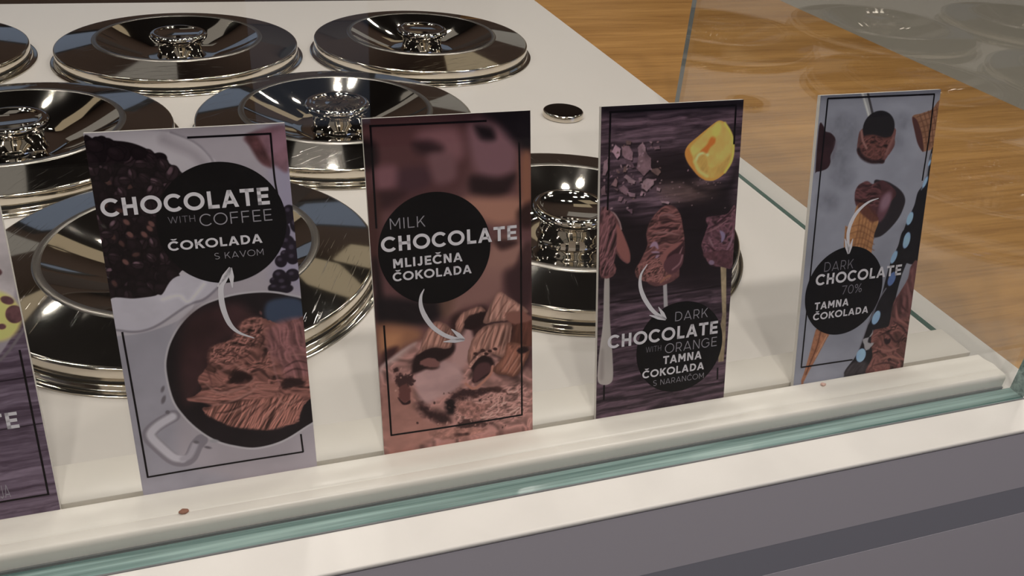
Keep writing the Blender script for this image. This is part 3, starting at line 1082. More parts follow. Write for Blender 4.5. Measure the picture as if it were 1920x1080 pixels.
ops = [
    ('mottle',(26,20,0.06,5),{}),
    ('poly',([(91.4,2.2),(106.5,1.1),(102.8,99),(86,86.4)],(146,138,160)),{'soft':14,'smooth':False}),
    ('poly',([(-8.6,98.3),(32.4,100.1),(20.8,192),(103.8,242.1),(-5.9,218.6)],(150,145,154)),{'soft':10,'smooth':False,'tex':(16,16,0,0.07,9)}),
    ('poly',([(-3.3,-2.9),(21.3,-0.2),(41.7,1.8),(50.1,5.6),(54.9,9.6),(59.7,15.1),(62,26.3),(46.3,81.9),(38.2,101.9),(14.9,110.4),(-12.1,109.9),(-20.7,108.8)],(176,168,172)),{'soft':1,'tex':(30,20,0,0.05,3)}),
    ('line',([(41.7,1.8),(50,5.8),(55.3,10.1),(59.6,15.8),(61.3,20.5)],0.8,(128,118,126)),{'soft':1.2}),
    ('line',([(37.7,5.8),(45.1,10),(50.9,13.2),(55.2,18.2)],5,(152,142,148)),{'soft':4}),
    ('poly',([(-0.8,4.9),(6.4,4),(20.5,5.7),(30.9,11),(41.2,20.1),(44.3,23.6),(51,42.1),(42,71.2),(36.5,78.3),(31.9,82.4),(25.1,88.8),(20.5,89.3),(8.7,89.4),(0.3,89.4),(-2.4,56.8)],(24,14,18)),{'soft':0.5}),
    ('poly',([(2.5,10.1),(8,10),(4.1,13.9),(-0,13.1)],(150,140,146)),{'soft':1}),
    ('poly',([(-1.1,71.7),(3.9,73.4),(4.5,76.8),(-0.1,76.8)],(150,140,146)),{'soft':0.8}),
    ('beans',([(1.2,8.2),(20.1,8.6),(30.2,13.2),(41,21),(42.1,41.3),(29.9,80.1),(19.8,87.7),(1.3,88.5),(0.2,57.1)],230,3.9,11),{}),
    ('bean',(26.3,86.4,4.2,0.2,0.25),{}),
    ('bean',(17.1,87.4,4.2,0.5,0.25),{}),
    ('bean',(32.6,79.9,4.2,1.1,0.25),{}),
    ('bean',(13.7,11.3,4.2,0.6,0.25),{}),
    ('bean',(4.3,6.6,4.2,0.3,0.25),{}),
    ('bean',(1.6,13.7,4.2,0.9,0.25),{}),
    ('bean',(13.8,31.4,2.9,1.2,0.75),{}),
    ('bean',(19.9,22.4,2.9,1.5,0.7),{}),
    ('bean',(28.2,31.5,2.9,2.2,0.8),{}),
    ('bean',(7.5,48.6,2.9,2.3,0.85),{}),
    ('bean',(3.3,53.5,2.9,0.1,0.6),{}),
    ('bean',(16,25.4,2.9,0.1,0.6),{}),
    ('bean',(25.3,60,2.9,1.4,0.8),{}),
    ('bean',(23.3,68.3,2.9,0.9,0.7),{}),
    ('bean',(16.1,71.6,2.9,0.2,0.85),{}),
    ('bean',(29.5,68.9,2.9,1.4,0.7),{}),
    ('bean',(5,65.9,2.9,0.3,0.55),{}),
    ('bean',(24.9,17.3,2.9,0.1,0.6),{}),
    ('bean',(36.1,18.3,2.9,1.2,0.6),{}),
    ('bean',(25.6,24.7,2.9,0.7,0.5),{}),
    ('ell',(13.7,47.7,1.9,1.2,0.9,(106,66,60)),{'soft':0.9}),
    ('ell',(14.5,54.6,1.9,1.2,0.9,(106,66,60)),{'soft':0.9}),
    ('ell',(24.6,52.1,1.9,1.2,0.9,(106,66,60)),{'soft':0.9}),
    ('ell',(25.8,49.7,1.9,1.2,0.9,(106,66,60)),{'soft':0.9}),
    ('ell',(10.2,69.4,1.9,1.2,0.9,(106,66,60)),{'soft':0.9}),
    ('ell',(21.5,55.2,1.9,1.2,0.9,(106,66,60)),{'soft':0.9}),
    ('poly',([(-0.6,89.6),(11.9,90.3),(23.7,90),(26.3,89.2),(34.9,80.2),(55,81.3),(56.2,88.2),(47.4,94),(38.9,96.4),(30.3,101),(22.7,105.7),(15.3,108.7),(8.3,108.9),(-0.6,106.6)],(178,172,180)),{'soft':0.7,'tex':(14,10,0,0.06,15)}),
    ('line',([(-0.4,107),(8.3,109.3),(15.2,109.1),(23.1,106.3),(38.8,97.3),(47.2,95.1),(55.7,88.7)],1.1,(120,112,122)),{'soft':1.2}),
    ('line',([(25.9,92.5),(34.5,91.3),(39.1,95.2),(48.3,86.1)],2.4,(196,190,198)),{'soft':2}),
    ('poly',([(81.3,5),(86.6,2.9),(100.7,2.2),(99.5,26),(92.2,22.6),(86.6,21.7),(82.8,13.2),(77.8,7.7)],(122,74,84)),{'soft':3,'op':0.85,'tex':(6,6,0,0.25,31)}),
    ('poly',([(78.9,5.8),(83.6,5.1),(87.6,11.6),(91.2,23.5),(84.9,20.1),(80.6,11.6)],(88,50,52)),{'soft':3,'tex':(4,4,0,0.3,32)}),
    ('poly',([(92.8,6.1),(100.6,3.7),(100.8,11.4),(91.8,16.7)],(150,104,120)),{'soft':4,'op':0.7}),
    ('ell',(97.9,49,3.4,3.8,0,(30,22,34)),{'soft':0.8,'tex':(3,3,0,0.3,7)}),
    ('ell',(97.2,48,1.19,1.14,0,(84,72,92)),{'soft':1.2,'op':0.6}),
    ('ell',(95.1,52.9,4,3.4,0.3,(30,22,34)),{'soft':0.8,'tex':(3,3,0,0.3,7)}),
    ('ell',(94.4,51.8,1.4,1.02,0.3,(84,72,92)),{'soft':1.2,'op':0.6}),
    ('ell',(93.9,60,3.6,5.2,0.1,(30,22,34)),{'soft':0.8,'tex':(3,3,0,0.3,7)}),
    ('ell',(93.3,58.9,1.26,1.56,0.1,(84,72,92)),{'soft':1.2,'op':0.6}),
    ('ell',(94.8,66.3,4.4,4,0.2,(30,22,34)),{'soft':0.8,'tex':(3,3,0,0.3,7)}),
    ('ell',(94.1,65.2,1.54,1.2,0.2,(84,72,92)),{'soft':1.2,'op':0.6}),
    ('ell',(97.9,70.7,4,5,0.1,(30,22,34)),{'soft':0.8,'tex':(3,3,0,0.3,7)}),
    ('ell',(97.2,69.6,1.4,1.5,0.1,(84,72,92)),{'soft':1.2,'op':0.6}),
    ('ell',(93.2,73.4,2.4,2.4,0,(30,22,34)),{'soft':0.8,'tex':(3,3,0,0.3,7)}),
    ('ell',(92.5,72.3,0.84,0.72,0,(84,72,92)),{'soft':1.2,'op':0.6}),
    ('ell',(97.4,75.9,3.8,4,0,(30,22,34)),{'soft':0.8,'tex':(3,3,0,0.3,7)}),
    ('ell',(96.7,74.8,1.33,1.2,0,(84,72,92)),{'soft':1.2,'op':0.6}),
    ('ell',(100.6,56.4,3,5,0,(30,22,34)),{'soft':0.8,'tex':(3,3,0,0.3,7)}),
    ('ell',(99.9,55.4,1.05,1.5,0,(84,72,92)),{'soft':1.2,'op':0.6}),
    ('ell',(90.8,77.4,3.4,3.6,0,(30,22,34)),{'soft':0.8,'tex':(3,3,0,0.3,7)}),
    ('ell',(90.2,76.2,1.19,1.08,0,(84,72,92)),{'soft':1.2,'op':0.6}),
    ('ell',(89.1,85.6,3.8,3.6,0,(30,22,34)),{'soft':0.8,'tex':(3,3,0,0.3,7)}),
    ('ell',(88.4,84.5,1.33,1.08,0,(84,72,92)),{'soft':1.2,'op':0.6}),
    ('ell',(85.8,88.5,2.4,2.2,0,(30,22,34)),{'soft':0.8,'tex':(3,3,0,0.3,7)}),
    ('ell',(85.2,87.3,0.84,0.66,0,(84,72,92)),{'soft':1.2,'op':0.6}),
    ('ell',(96.4,86.2,4,3.8,0,(30,22,34)),{'soft':0.8,'tex':(3,3,0,0.3,7)}),
    ('ell',(95.8,85.1,1.4,1.14,0,(84,72,92)),{'soft':1.2,'op':0.6}),
    ('ell',(90.6,90.1,4.6,4,0,(30,22,34)),{'soft':0.8,'tex':(3,3,0,0.3,7)}),
    ('ell',(89.9,88.9,1.61,1.2,0,(84,72,92)),{'soft':1.2,'op':0.6}),
    ('ell',(85.9,92.7,3.8,2.8,0,(30,22,34)),{'soft':0.8,'tex':(3,3,0,0.3,7)}),
    ('ell',(85.2,91.6,1.33,0.84,0,(84,72,92)),{'soft':1.2,'op':0.6}),
    ('ell',(91.3,93.9,4.8,2.8,0,(30,22,34)),{'soft':0.8,'tex':(3,3,0,0.3,7)}),
    ('ell',(90.6,92.7,1.68,0.84,0,(84,72,92)),{'soft':1.2,'op':0.6}),
    ('line',([(22.4,163),(14.7,166.5),(9.5,170.2),(8.3,174),(11.8,180.3),(18.5,189.6),(24,192.3),(28.4,190.9),(32.4,184),(35.5,180.8)],7.6,(128,120,128)),{'soft':0.8}),
    ('line',([(21.9,163.3),(14.6,166.9),(10,170.6),(9.2,173.8),(12.4,179.7),(18.9,188.6),(23.9,191.1)],4.6,(186,180,186)),{'soft':1.6}),
    ('line',([(24.1,191.1),(28,189.6),(31.7,183.3)],3.6,(164,156,164)),{'soft':1.6}),
    ('ell',(18.6,152,1.1,2.6,0.4,(104,96,102)),{'soft':1}),
    ('ell',(19,145.5,0.9,2,0.4,(104,96,102)),{'soft':1}),
    ('ell',(19.7,160.1,1.2,1.2,0.4,(104,96,102)),{'soft':1}),
    ('ell',(32.7,181.6,1.6,1,0.4,(104,96,102)),{'soft':1}),
    ('ell',(38.6,186.2,2,0.8,0.4,(104,96,102)),{'soft':1}),
    ('poly',([(21.4,134.5),(23.6,123.1),(28.1,113.9),(34.8,105.5),(43.7,98.7),(53.4,95.3),(66,93.3),(80.8,93.8),(93.3,97.1),(105.9,103.3),(118,120.5),(121.6,148.3),(109.2,174.5),(94.5,184.3),(80.2,190.9),(65.4,192.4),(53.6,189),(43.3,183.5),(34.6,175),(27.4,164.4),(22.7,152.7)],(176,170,172)),{'soft':0.6}),
    ('poly',([(22.5,134.7),(24.7,123.6),(29.1,114.5),(35.5,106.4),(44.3,99.7),(53.7,96.4),(66.1,94.5),(80.4,94.9),(92.7,98.2),(105,104.3),(116.7,121),(120.2,148.1),(108.1,173.6),(93.8,183.2),(79.8,189.6),(65.4,191.1),(53.9,187.7),(43.9,182.4),(35.4,174.2),(28.4,163.9),(23.8,152.4)],(30,22,26)),{'soft':0.7,'tex':(20,20,0,0.2,41)}),
    ('poly',([(36.7,106.4),(55,99.5),(67.3,101),(74.4,114.8),(52.2,123.6),(41.2,145.9),(30.5,156.4),(29.1,134.5)],(60,34,36)),{'soft':9,'tex':(16,16,0,0.25,43)}),
    ('poly',([(81.1,100.9),(93.1,99.4),(100.4,103.3),(100.5,114.6),(87.3,115.3),(79.1,110.6)],(54,68,92)),{'soft':4}),
    ('poly',([(66.3,110.8),(74.9,109.5),(79,111.2),(87.3,115.3),(96.2,113.4),(106,115.3),(106,156.1),(97.2,166.1),(93.3,171.8),(90.4,179.1),(81.3,179.4),(72.1,180.8),(63.6,177.6),(55,175.7),(46.9,170.3),(40.1,164.1),(38.9,160.8),(44.9,160),(39.9,157.3),(30.8,154),(36.3,151.8),(39.9,148.2),(38.6,141.9),(45.9,133.4),(48,124.2),(54.5,122.2),(63.3,119.2)],(126,74,64)),{'soft':1,'wob':0.9,'seed':3,'tex':(7,3,0.5,0.32,45,1.5)}),
    ('poly',([(80.8,115.6),(106,115.9),(104.6,145.8),(88.5,149.6),(83.9,140.2),(79.3,131)],(140,84,88)),{'soft':6,'op':0.8,'tex':(10,4,0.9,0.18,48)}),
    ('relief',([(66.3,110.8),(74.9,109.5),(79,111.2),(87.3,115.3),(96.2,113.4),(106,115.3),(106,156.1),(97.2,166.1),(93.3,171.8),(90.4,179.1),(81.3,179.4),(72.1,180.8),(63.6,177.6),(55,175.7),(46.9,170.3),(40.1,164.1),(38.9,160.8),(44.9,160),(39.9,157.3),(30.8,154),(36.3,151.8),(39.9,148.2),(38.6,141.9),(45.9,133.4),(48,124.2),(54.5,122.2),(63.3,119.2)],(128,76,66),9,4.5,0.5,5,45),{'soft':1,'wob':0.8,'warp':1.6}),
    ('relief',([(80.8,115.6),(106,115.9),(104.6,145.8),(88.5,149.6),(83.9,140.2),(79.3,131)],(142,86,86),14,4,1.35,3.5,48),{'soft':6,'op':0.85}),
    ('relief',([(31.4,153.8),(40.3,153.7),(47.5,146.9),(62.1,149.8),(69.9,148),(82.5,154.9),(76.4,160.2),(61,160.2),(45.9,160.4),(39.9,157.3)],(146,88,76),16,2.6,0.25,4,50),{'soft':3,'op':0.9}),
    ('relief',([(40.1,164.1),(48.1,160),(61,160.2),(76.4,160.2),(94.2,161.8),(91.8,175.4),(85.8,179.3),(74.4,180.8),(55,175.7),(46.9,170.3)],(150,90,76),18,2.6,2.15,5.5,46),{'soft':3,'warp':0.7}),
    ('relief',([(45.9,133.4),(48,124.2),(58.8,121),(66.2,111.3),(75.9,110.2),(75.8,122.1),(64.1,131.3),(55.1,136)],(132,80,70),4,3,0.5,6,51),{'soft':4}),
    ('poly',([(55.2,144.5),(59.9,140.3),(66,143.7),(66.8,146.3),(61.3,147.6),(56,147)],(40,22,22)),{'soft':3,'wob':1.2}),
    ('poly',([(83.6,155.1),(87.4,149.4),(95.2,150.6),(97.1,154.7),(89.1,155.9)],(52,30,30)),{'soft':3,'wob':1}),
    ('line',([(55.3,143.3),(60.8,141.7),(66.8,146.3),(60.2,147.7),(55.2,144.5)],3.15,(44,24,24)),{'soft':1.1,'taper':True,'op':0.62}),
    ('line',([(67.2,142.6),(72.8,141.6),(77.6,147.9)],2.1,(44,24,24)),{'soft':1.1,'taper':True,'op':0.62}),
    ('line',([(82.5,154.9),(87.3,150.6),(93.7,154.1)],2.38,(44,24,24)),{'soft':1.1,'taper':True,'op':0.62}),
    ('line',([(49.8,126.8),(53.6,129.8),(58.1,128),(64,132.5),(68.5,130.7)],1.12,(44,24,24)),{'soft':1.1,'taper':True,'op':0.62}),
    ('line',([(51.2,133),(56.2,135.5),(61.6,134.5)],0.98,(44,24,24)),{'soft':1.1,'taper':True,'op':0.62}),
    ('line',([(44.1,148.8),(50.1,151.6),(57.8,150.4)],1.12,(44,24,24)),{'soft':1.1,'taper':True,'op':0.62}),
    ('line',([(41.4,144.8),(48.9,152.6),(61.9,151.6),(69,146.6)],1.54,(178,118,104)),{'soft':1.1,'taper':True,'op':0.62}),
    ('line',([(43.8,159.8),(54.6,159.1),(66,154.8),(70.8,150.6)],1.68,(178,118,104)),{'soft':1.1,'taper':True,'op':0.62}),
    ('line',([(57.4,133.9),(63.2,139.6),(67.2,142.6)],1.54,(178,118,104)),{'soft':1.1,'taper':True,'op':0.62}),
    ('line',([(45.4,165),(52.9,165),(63,161.7)],1.05,(44,24,24)),{'soft':1.1,'taper':True,'op':0.62}),
    ('line',([(53.3,171.4),(60.4,166.3),(68.6,161.4)],0.98,(44,24,24)),{'soft':1.1,'taper':True,'op':0.62}),
    ('line',([(60.6,174.5),(65.6,168.4),(72.8,163.3)],0.98,(44,24,24)),{'soft':1.1,'taper':True,'op':0.62}),
    ('line',([(67.2,175),(72.3,168.3),(79.4,163.2)],0.98,(44,24,24)),{'soft':1.1,'taper':True,'op':0.62}),
    ('line',([(73.5,178.1),(77.6,170.5),(83.8,163.9)],0.98,(44,24,24)),{'soft':1.1,'taper':True,'op':0.62}),
    ('line',([(48.2,159.3),(56.8,159.5),(65.8,156)],0.84,(44,24,24)),{'soft':1.1,'taper':True,'op':0.62}),
    ('line',([(49.5,167),(57.2,165.1),(65.2,162.1)],1.12,(178,118,104)),{'soft':1.1,'taper':True,'op':0.62}),
    ('line',([(57.4,173.4),(63.5,167.5),(70.6,163)],1.12,(178,118,104)),{'soft':1.1,'taper':True,'op':0.62}),
    ('line',([(70.4,175.6),(75.6,168.9),(81.6,163.5)],0.98,(178,118,104)),{'soft':1.1,'taper':True,'op':0.62}),
    ('line',([(78.1,176.9),(82.2,170),(87,165.7)],1.12,(178,118,104)),{'soft':1.1,'taper':True,'op':0.62}),
    ('line',([(75.3,126.8),(79.4,129.8),(81.2,144.8),(83.6,155.1)],1.54,(160,100,96)),{'soft':1.1,'taper':True,'op':0.62}),
    ('line',([(87,141.9),(93.9,139.2),(100.5,141.4)],0.98,(44,24,24)),{'soft':1.1,'taper':True,'op':0.62}),
    ('line',([(85.5,146.6),(92.4,144),(100,146.4)],0.98,(44,24,24)),{'soft':1.1,'taper':True,'op':0.62}),
    ('line',([(89.9,135),(96.5,135.3),(102,136.7)],0.84,(178,118,104)),{'soft':1.1,'taper':True,'op':0.62}),
    ('line',([(74,118.3),(76.9,122.3),(74.1,127.9)],1.4,(44,24,24)),{'soft':1.1,'taper':True,'op':0.62}),
    ('line',([(67.7,117.4),(72.6,121.7),(69,126),(62.8,123.9)],1.05,(44,24,24)),{'soft':1.1,'taper':True,'op':0.62}),
    ('line',([(93.1,161.6),(88.2,165.9),(82.7,163.7),(81.1,157.8)],1.12,(178,118,104)),{'soft':1.1,'taper':True,'op':0.62}),
    ('line',([(74.6,134),(77.1,130.7),(74.2,137.6)],1.82,(44,24,24)),{'soft':1.1,'taper':True,'op':0.62}),
    ('line',([(31.8,154.2),(40.2,154.3),(46.3,157.1)],0.98,(178,118,104)),{'soft':1.1,'taper':True,'op':0.62}),
    ('line',([(76.4,105.6),(77,108)],1.4,(150,90,80)),{'soft':1.1,'taper':True,'op':0.62}),
    ('line',([(46.7,126.4),(44.4,136.8),(45.4,146.6)],1.26,(90,50,46)),{'soft':1.1,'taper':True,'op':0.62}),
    ('line',([(48.3,139.8),(53.8,138.2),(56.1,136.1)],1.82,(150,92,84)),{'soft':1.1,'taper':True,'op':0.62}),
    ('ell',(42.5,182.7,2.6,1.1,0.2,(150,146,150)),{'soft':1}),
    ('grade',(0.76,(1,0.99,1.02)),{}),
]
SIGNS.append(dict(ops=ops, **{'x':0.092,'label':'pale sign with coffee beans above a pan of chocolate ice cream, CHOCOLATE WITH COFFEE','base':(160,150,156),'badge':(62,52.7,34),'border':[[(49.4,5),(92.5,5.3)],[(92,5.1),(91.8,28.5),(92.5,39.5)],[(3,108.6),(3.5,150.7),(3.9,199.5)],[(3.7,199.1),(39.3,198.8),(92.8,199.1)],[(92.5,199.3),(92.2,186.9)]],'bw':1.1,'arrow':[(71.6,121.5),(63.5,116.9),(58.9,110.4),(56.5,99.6),(56.9,89.4),(59.2,85.1),(61.8,81.1)],'head':[(63.2,78.2),(55.2,88.4),(63,89.9)],'text':[('CHOCOLATE','b','ink_white',2.3,44,85.9,9.6),('WITH','l','ink_dim',34.3,50.3,14,3.6),('COFFEE','l','ink_grey',50.2,53.2,38.3,6.6),('ČOKOLADA','b','ink_white',32.4,65.5,49.5,5.2),('S KAVOM','l','ink_grey',55.5,72.6,26.5,3.6)]}))
ops = [
    ('mottle',(30,26,0.14,15),{}),
    ('poly',([(-0.4,-1.7),(101.1,-0.5),(101,10),(-1.1,8.2)],(63,36,41)),{'soft':12.1,'op':0.95}),
    ('poly',([(-0.8,4.6),(59.7,5.9),(60.9,32.7),(44.4,49.1),(-0.1,49.3)],(93,55,55)),{'soft':11,'op':0.95}),
    ('poly',([(32.5,9.1),(53.8,8.4),(58.2,23.9),(45.2,27.8),(33,19.5)],(133,86,89)),{'soft':9.9,'op':0.95}),
    ('poly',([(61.7,7),(72.6,4.7),(85.6,9.2),(90.6,18.2),(89.4,34.7),(76.9,39.8),(66.9,35.1),(62.2,21.3)],(131,89,95)),{'soft':8.8,'op':0.95}),
    ('poly',([(71.8,-1),(101.1,-0.5),(100.9,25.6),(90.6,19.1),(79.6,7)],(28,21,27)),{'soft':8.8,'op':0.95}),
    ('poly',([(65.6,7.2),(75.6,8.7),(77.4,15.5),(69.4,15)],(30,21,25)),{'soft':6.6,'op':0.95}),
    ('poly',([(28.4,15.4),(37,14.1),(45.6,18.3),(43.4,22.9),(31.9,21.3)],(52,30,34)),{'soft':7.7,'op':0.95}),
    ('poly',([(-1.3,11.8),(6.7,15.1),(6,27.1),(-2.3,26.5)],(30,18,21)),{'soft':7.7,'op':0.95}),
    ('poly',([(62.8,36.8),(79,38.9),(90.4,37.8),(85,48.3),(74.6,51.5),(62.5,46.6)],(46,28,30)),{'soft':7.7,'op':0.95}),
    ('poly',([(17.1,30.7),(31.5,28.8),(39.1,33.2),(35.8,40.6),(22.1,44.4),(16.6,39.2)],(79,48,54)),{'soft':7.7,'op':0.95}),
    ('poly',([(5.9,28.9),(17.2,27.8),(16.6,39.2),(7,40.4)],(131,84,89)),{'soft':7.7,'op':0.95}),
    ('poly',([(37.6,22.6),(51.3,23.4),(52.8,37),(40.8,39.1)],(122,82,84)),{'soft':7.7,'op':0.95}),
    ('poly',([(6,42.2),(22.1,43.4),(14,50.5),(5.4,51.7)],(64,37,39)),{'soft':7.7,'op':0.95}),
    ('poly',([(57.3,50.1),(78.8,50.8),(95.4,53.2),(93.2,65.2),(78.4,68),(64.1,60.7)],(173,118,93)),{'soft':8.8,'op':0.95}),
    ('poly',([(93.6,27.1),(100.9,26.6),(100.7,55.6),(93.3,53)],(148,93,67)),{'soft':7.7,'op':0.95}),
    ('poly',([(91.1,61),(100.7,55.6),(100.6,70),(94.2,70.5)],(54,30,28)),{'soft':6.6,'op':0.95}),
    ('poly',([(75.1,78),(90.9,77.4),(94,90.3),(84.2,102),(67.2,100.1)],(159,112,95)),{'soft':7.7,'op':0.95}),
    ('poly',([(76.1,77),(88.8,78.3),(89.8,81.5),(80.2,83.7)],(63,37,36)),{'soft':5.5,'op':0.95}),
    ('poly',([(94,84),(100.5,82.5),(100.4,103.8),(88.4,102.5)],(77,48,46)),{'soft':5.5,'op':0.95}),
    ('poly',([(-3.9,49),(7.6,46.1),(1.9,92.9),(-6.8,91.9)],(81,48,43)),{'soft':6.6,'op':0.95}),
    ('poly',([(0.4,86.1),(4.6,86.6),(6.2,131.8),(2.8,133.7)],(40,26,28)),{'soft':6,'op':0.95}),
    ('poly',([(2.3,106.3),(29.3,110.6),(42.6,112.2),(46.9,117.4),(37.6,124.4),(26.3,126.4),(4.5,123.6)],(34,26,30)),{'soft':8.4,'op':0.95}),
    ('poly',([(40.4,110.8),(51.7,108.7),(51.3,120.3),(42.1,123.8)],(120,84,66)),{'soft':8.4,'op':0.95}),
    ('poly',([(56.6,98.9),(81.9,97.1),(81.7,108.7),(72.2,117),(56,118.5),(46.7,123.2)],(150,104,92)),{'soft':9.6,'op':0.95}),
    ('poly',([(83.1,97.2),(100.1,96.7),(100,120.3),(90.9,122.8),(82.8,110)],(70,42,44)),{'soft':8.4,'op':0.95}),
    ('poly',([(1.3,123.1),(22.9,127.1),(27,134.7),(12.3,140.9),(3.2,145.4)],(166,108,72)),{'soft':8.4,'op':0.95}),
    ('poly',([(4.2,129.3),(15,130.7),(10.1,140.5),(3.5,140.8)],(196,132,84)),{'soft':9.6,'op':0.95}),
    ('poly',([(3.5,140.8),(12.4,138.5),(9.7,146.4),(2.9,150.1)],(72,40,40)),{'soft':4.8,'op':0.95}),
    ('poly',([(46.6,124.4),(58.2,120),(69.8,120.2),(69.4,138),(50.7,140.3)],(60,34,34)),{'soft':6,'op':0.95}),
    ('poly',([(1,154.6),(12.1,144.4),(25.8,138),(46.2,137.3),(69.2,142.8),(92.9,163.5),(101.4,174.8),(101.2,216.4),(0.4,210.9),(1.2,178.7)],(168,118,106)),{'soft':5,'wob':0.8,'seed':8,'tex':(12,8,0,0.16,52)}),
    ('poly',([(0.7,151),(9.9,144),(20.2,138.4),(24.6,137.9),(19.8,145.5),(8.4,150.9),(2.3,159.5)],(188,158,146)),{'soft':3}),
    ('poly',([(49.6,137.8),(57.8,132.9),(59.9,141.6),(54.7,157.8),(45.5,156.4)],(186,140,130)),{'soft':4}),
    ('poly',([(22.6,156.6),(30.8,150.6),(41.1,150.9),(50.1,157.1),(54.5,165.1),(49.5,173),(37.7,177.3),(29.4,180.9),(24,175.1),(21.1,164.8)],(182,138,130)),{'soft':4,'tex':(16,10,0,0.08,53)}),
    ('relief',([(1,154.6),(11.9,146.7),(25.8,138),(46.1,138.5),(69.2,144),(92.9,163.5),(101.4,174.8),(101.2,216.4),(0.4,210.9),(1.2,178.7)],(160,112,100),12,7,0.3,2.2,52),{'soft':6}),
    ('poly',([(49.6,137.8),(57.8,132.9),(59.9,141.6),(54.7,157.8),(45.5,156.4)],(186,140,130)),{'soft':5}),
    ('poly',([(23.1,157.9),(30.8,151.2),(41.1,150.9),(50.1,157.1),(53.3,164.9),(48.4,172.8),(37.7,176.7),(29.5,179.7),(24.5,175.2),(21.6,164.9)],(184,142,134)),{'soft':5,'tex':(16,10,0,0.1,53)}),
    ('poly',([(2,164.3),(19.9,165.9),(21.3,182),(31.2,192.4),(44,195.9),(24.7,207.7),(1.7,207.3)],(168,114,98)),{'soft':6,'tex':(10,6,0,0.12,54)}),
    ('poly',([(63.6,176.5),(92.7,178.6),(92.5,196.5),(67.9,197.5),(53.6,193.8)],(186,132,118)),{'soft':5,'wob':0.6,'tex':(5,4,0,0.15,55)}),
    ('relief',([(44.4,184.6),(61.1,181.1),(73.2,178),(90.3,175.6),(96.4,181.7),(95,198.2),(75.2,200),(53.5,197.6)],(178,126,112),4,3,0.2,3.5,66),{'soft':8,'op':0.8}),
    ('poly',([(23.9,177.5),(29.4,182.1),(35,186.8),(41.9,189.2),(44.1,194.7),(37,194.7),(28,188.1),(23.6,182.4)],(62,36,36)),{'soft':5,'wob':1.6}),
    ('poly',([(41.1,180.3),(45.8,178.6),(47.9,185.2),(45.4,189.8),(41.9,188)],(38,24,28)),{'soft':3,'wob':1}),
    ('poly',([(44.7,176),(51.9,173.4),(61.3,174.9),(72.1,175.3),(68.4,178.5),(54,180),(48.1,180.2)],(70,42,42)),{'soft':4,'wob':2.2}),
    ('poly',([(46.8,183.8),(54,181.2),(63.4,185.3),(71.8,186.6),(64.4,193.1),(63.1,196.7),(53.6,192.5),(49,189.2)],(160,108,94)),{'soft':2,'wob':1.4,'tex':(2,2,0,0.4,57)}),
    ('poly',([(53.5,195),(65.5,198.4),(71.5,201.3),(58.1,201.6),(48.6,199.9)],(84,52,48)),{'soft':3,'wob':2}),
    ('poly',([(29.8,199.8),(43.9,199.7),(60.5,202.6),(67.7,205.2),(53.1,207.8),(36.5,206.1)],(168,114,98)),{'soft':2,'wob':1.2,'tex':(3,2,0,0.3,58)}),
    ('ell',(49.6,205.2,3.2,1.2,0.2,(70,42,38)),{'soft':1.8,'tex':(2,2,0,0.4,3),'op':0.85}),
    ('ell',(54.4,205.4,2,1,0.2,(70,42,38)),{'soft':1.8,'tex':(2,2,0,0.4,3),'op':0.85}),
    ('ell',(70.8,176.4,3,1.6,0.2,(70,42,38)),{'soft':1.8,'tex':(2,2,0,0.4,3),'op':0.85}),
    ('ell',(75.6,177.1,4,2.2,0.2,(70,42,38)),{'soft':1.8,'tex':(2,2,0,0.4,3),'op':0.85}),
    ('ell',(80.5,179.2,1.4,1,0.2,(70,42,38)),{'soft':1.8,'tex':(2,2,0,0.4,3),'op':0.85}),
    ('ell',(61.2,179.9,2,1,0.2,(70,42,38)),{'soft':1.8,'tex':(2,2,0,0.4,3),'op':0.85}),
    ('ell',(32.9,154.6,5,2.4,0.2,(70,42,38)),{'soft':1.8,'tex':(2,2,0,0.4,3),'op':0.85}),
    ('ell',(65.5,175.5,2.2,1.2,0.2,(70,42,38)),{'soft':1.8,'tex':(2,2,0,0.4,3),'op':0.85}),
    ('poly',([(8.8,152.8),(11.9,152),(12.4,154.5),(9.3,154.9)],(72,42,40)),{'soft':1.6,'wob':1.2}),
    ('poly',([(10.8,157.2),(15.8,156.8),(20.8,159.4),(21.1,164.8),(16.5,165.6),(12.5,167.1),(9.4,162.4)],(66,38,38)),{'soft':2.2,'wob':2.4,'op':0.9}),
    ('ell',(60.4,200,0.488,0.539,1.377,(196,146,126)),{'soft':0.7,'op':0.8}),
    ('ell',(35.7,195,0.54,0.433,2.706,(196,146,126)),{'soft':0.7,'op':0.8}),
    ('ell',(13.8,153.4,0.895,0.402,2.074,(196,146,126)),{'soft':0.7,'op':0.8}),
    ('ell',(19.6,158.5,0.74,0.337,2.838,(196,146,126)),{'soft':0.7,'op':0.8}),
    ('ell',(57.7,197.1,0.388,0.561,2.106,(196,146,126)),{'soft':0.7,'op':0.8}),
    ('ell',(49.4,196.8,1.122,0.495,1.033,(70,42,38)),{'soft':0.7,'op':0.8}),
    ('ell',(69.8,181.9,0.458,0.428,0.499,(70,42,38)),{'soft':0.7,'op':0.8}),
    ('ell',(16.6,170.6,0.812,0.657,0.417,(196,146,126)),{'soft':0.7,'op':0.8}),
    ('ell',(69,201.3,0.775,0.319,2.809,(196,146,126)),{'soft':0.7,'op':0.8}),
    ('ell',(60.1,201.2,0.409,0.385,0.976,(54,32,32)),{'soft':0.7,'op':0.8}),
    ('ell',(81,204.1,0.455,0.402,1.293,(70,42,38)),{'soft':0.7,'op':0.8}),
    ('ell',(56.5,199.4,0.949,0.542,2.158,(70,42,38)),{'soft':0.7,'op':0.8}),
    ('ell',(50.3,180.3,0.4,0.345,0.014,(70,42,38)),{'soft':0.7,'op':0.8}),
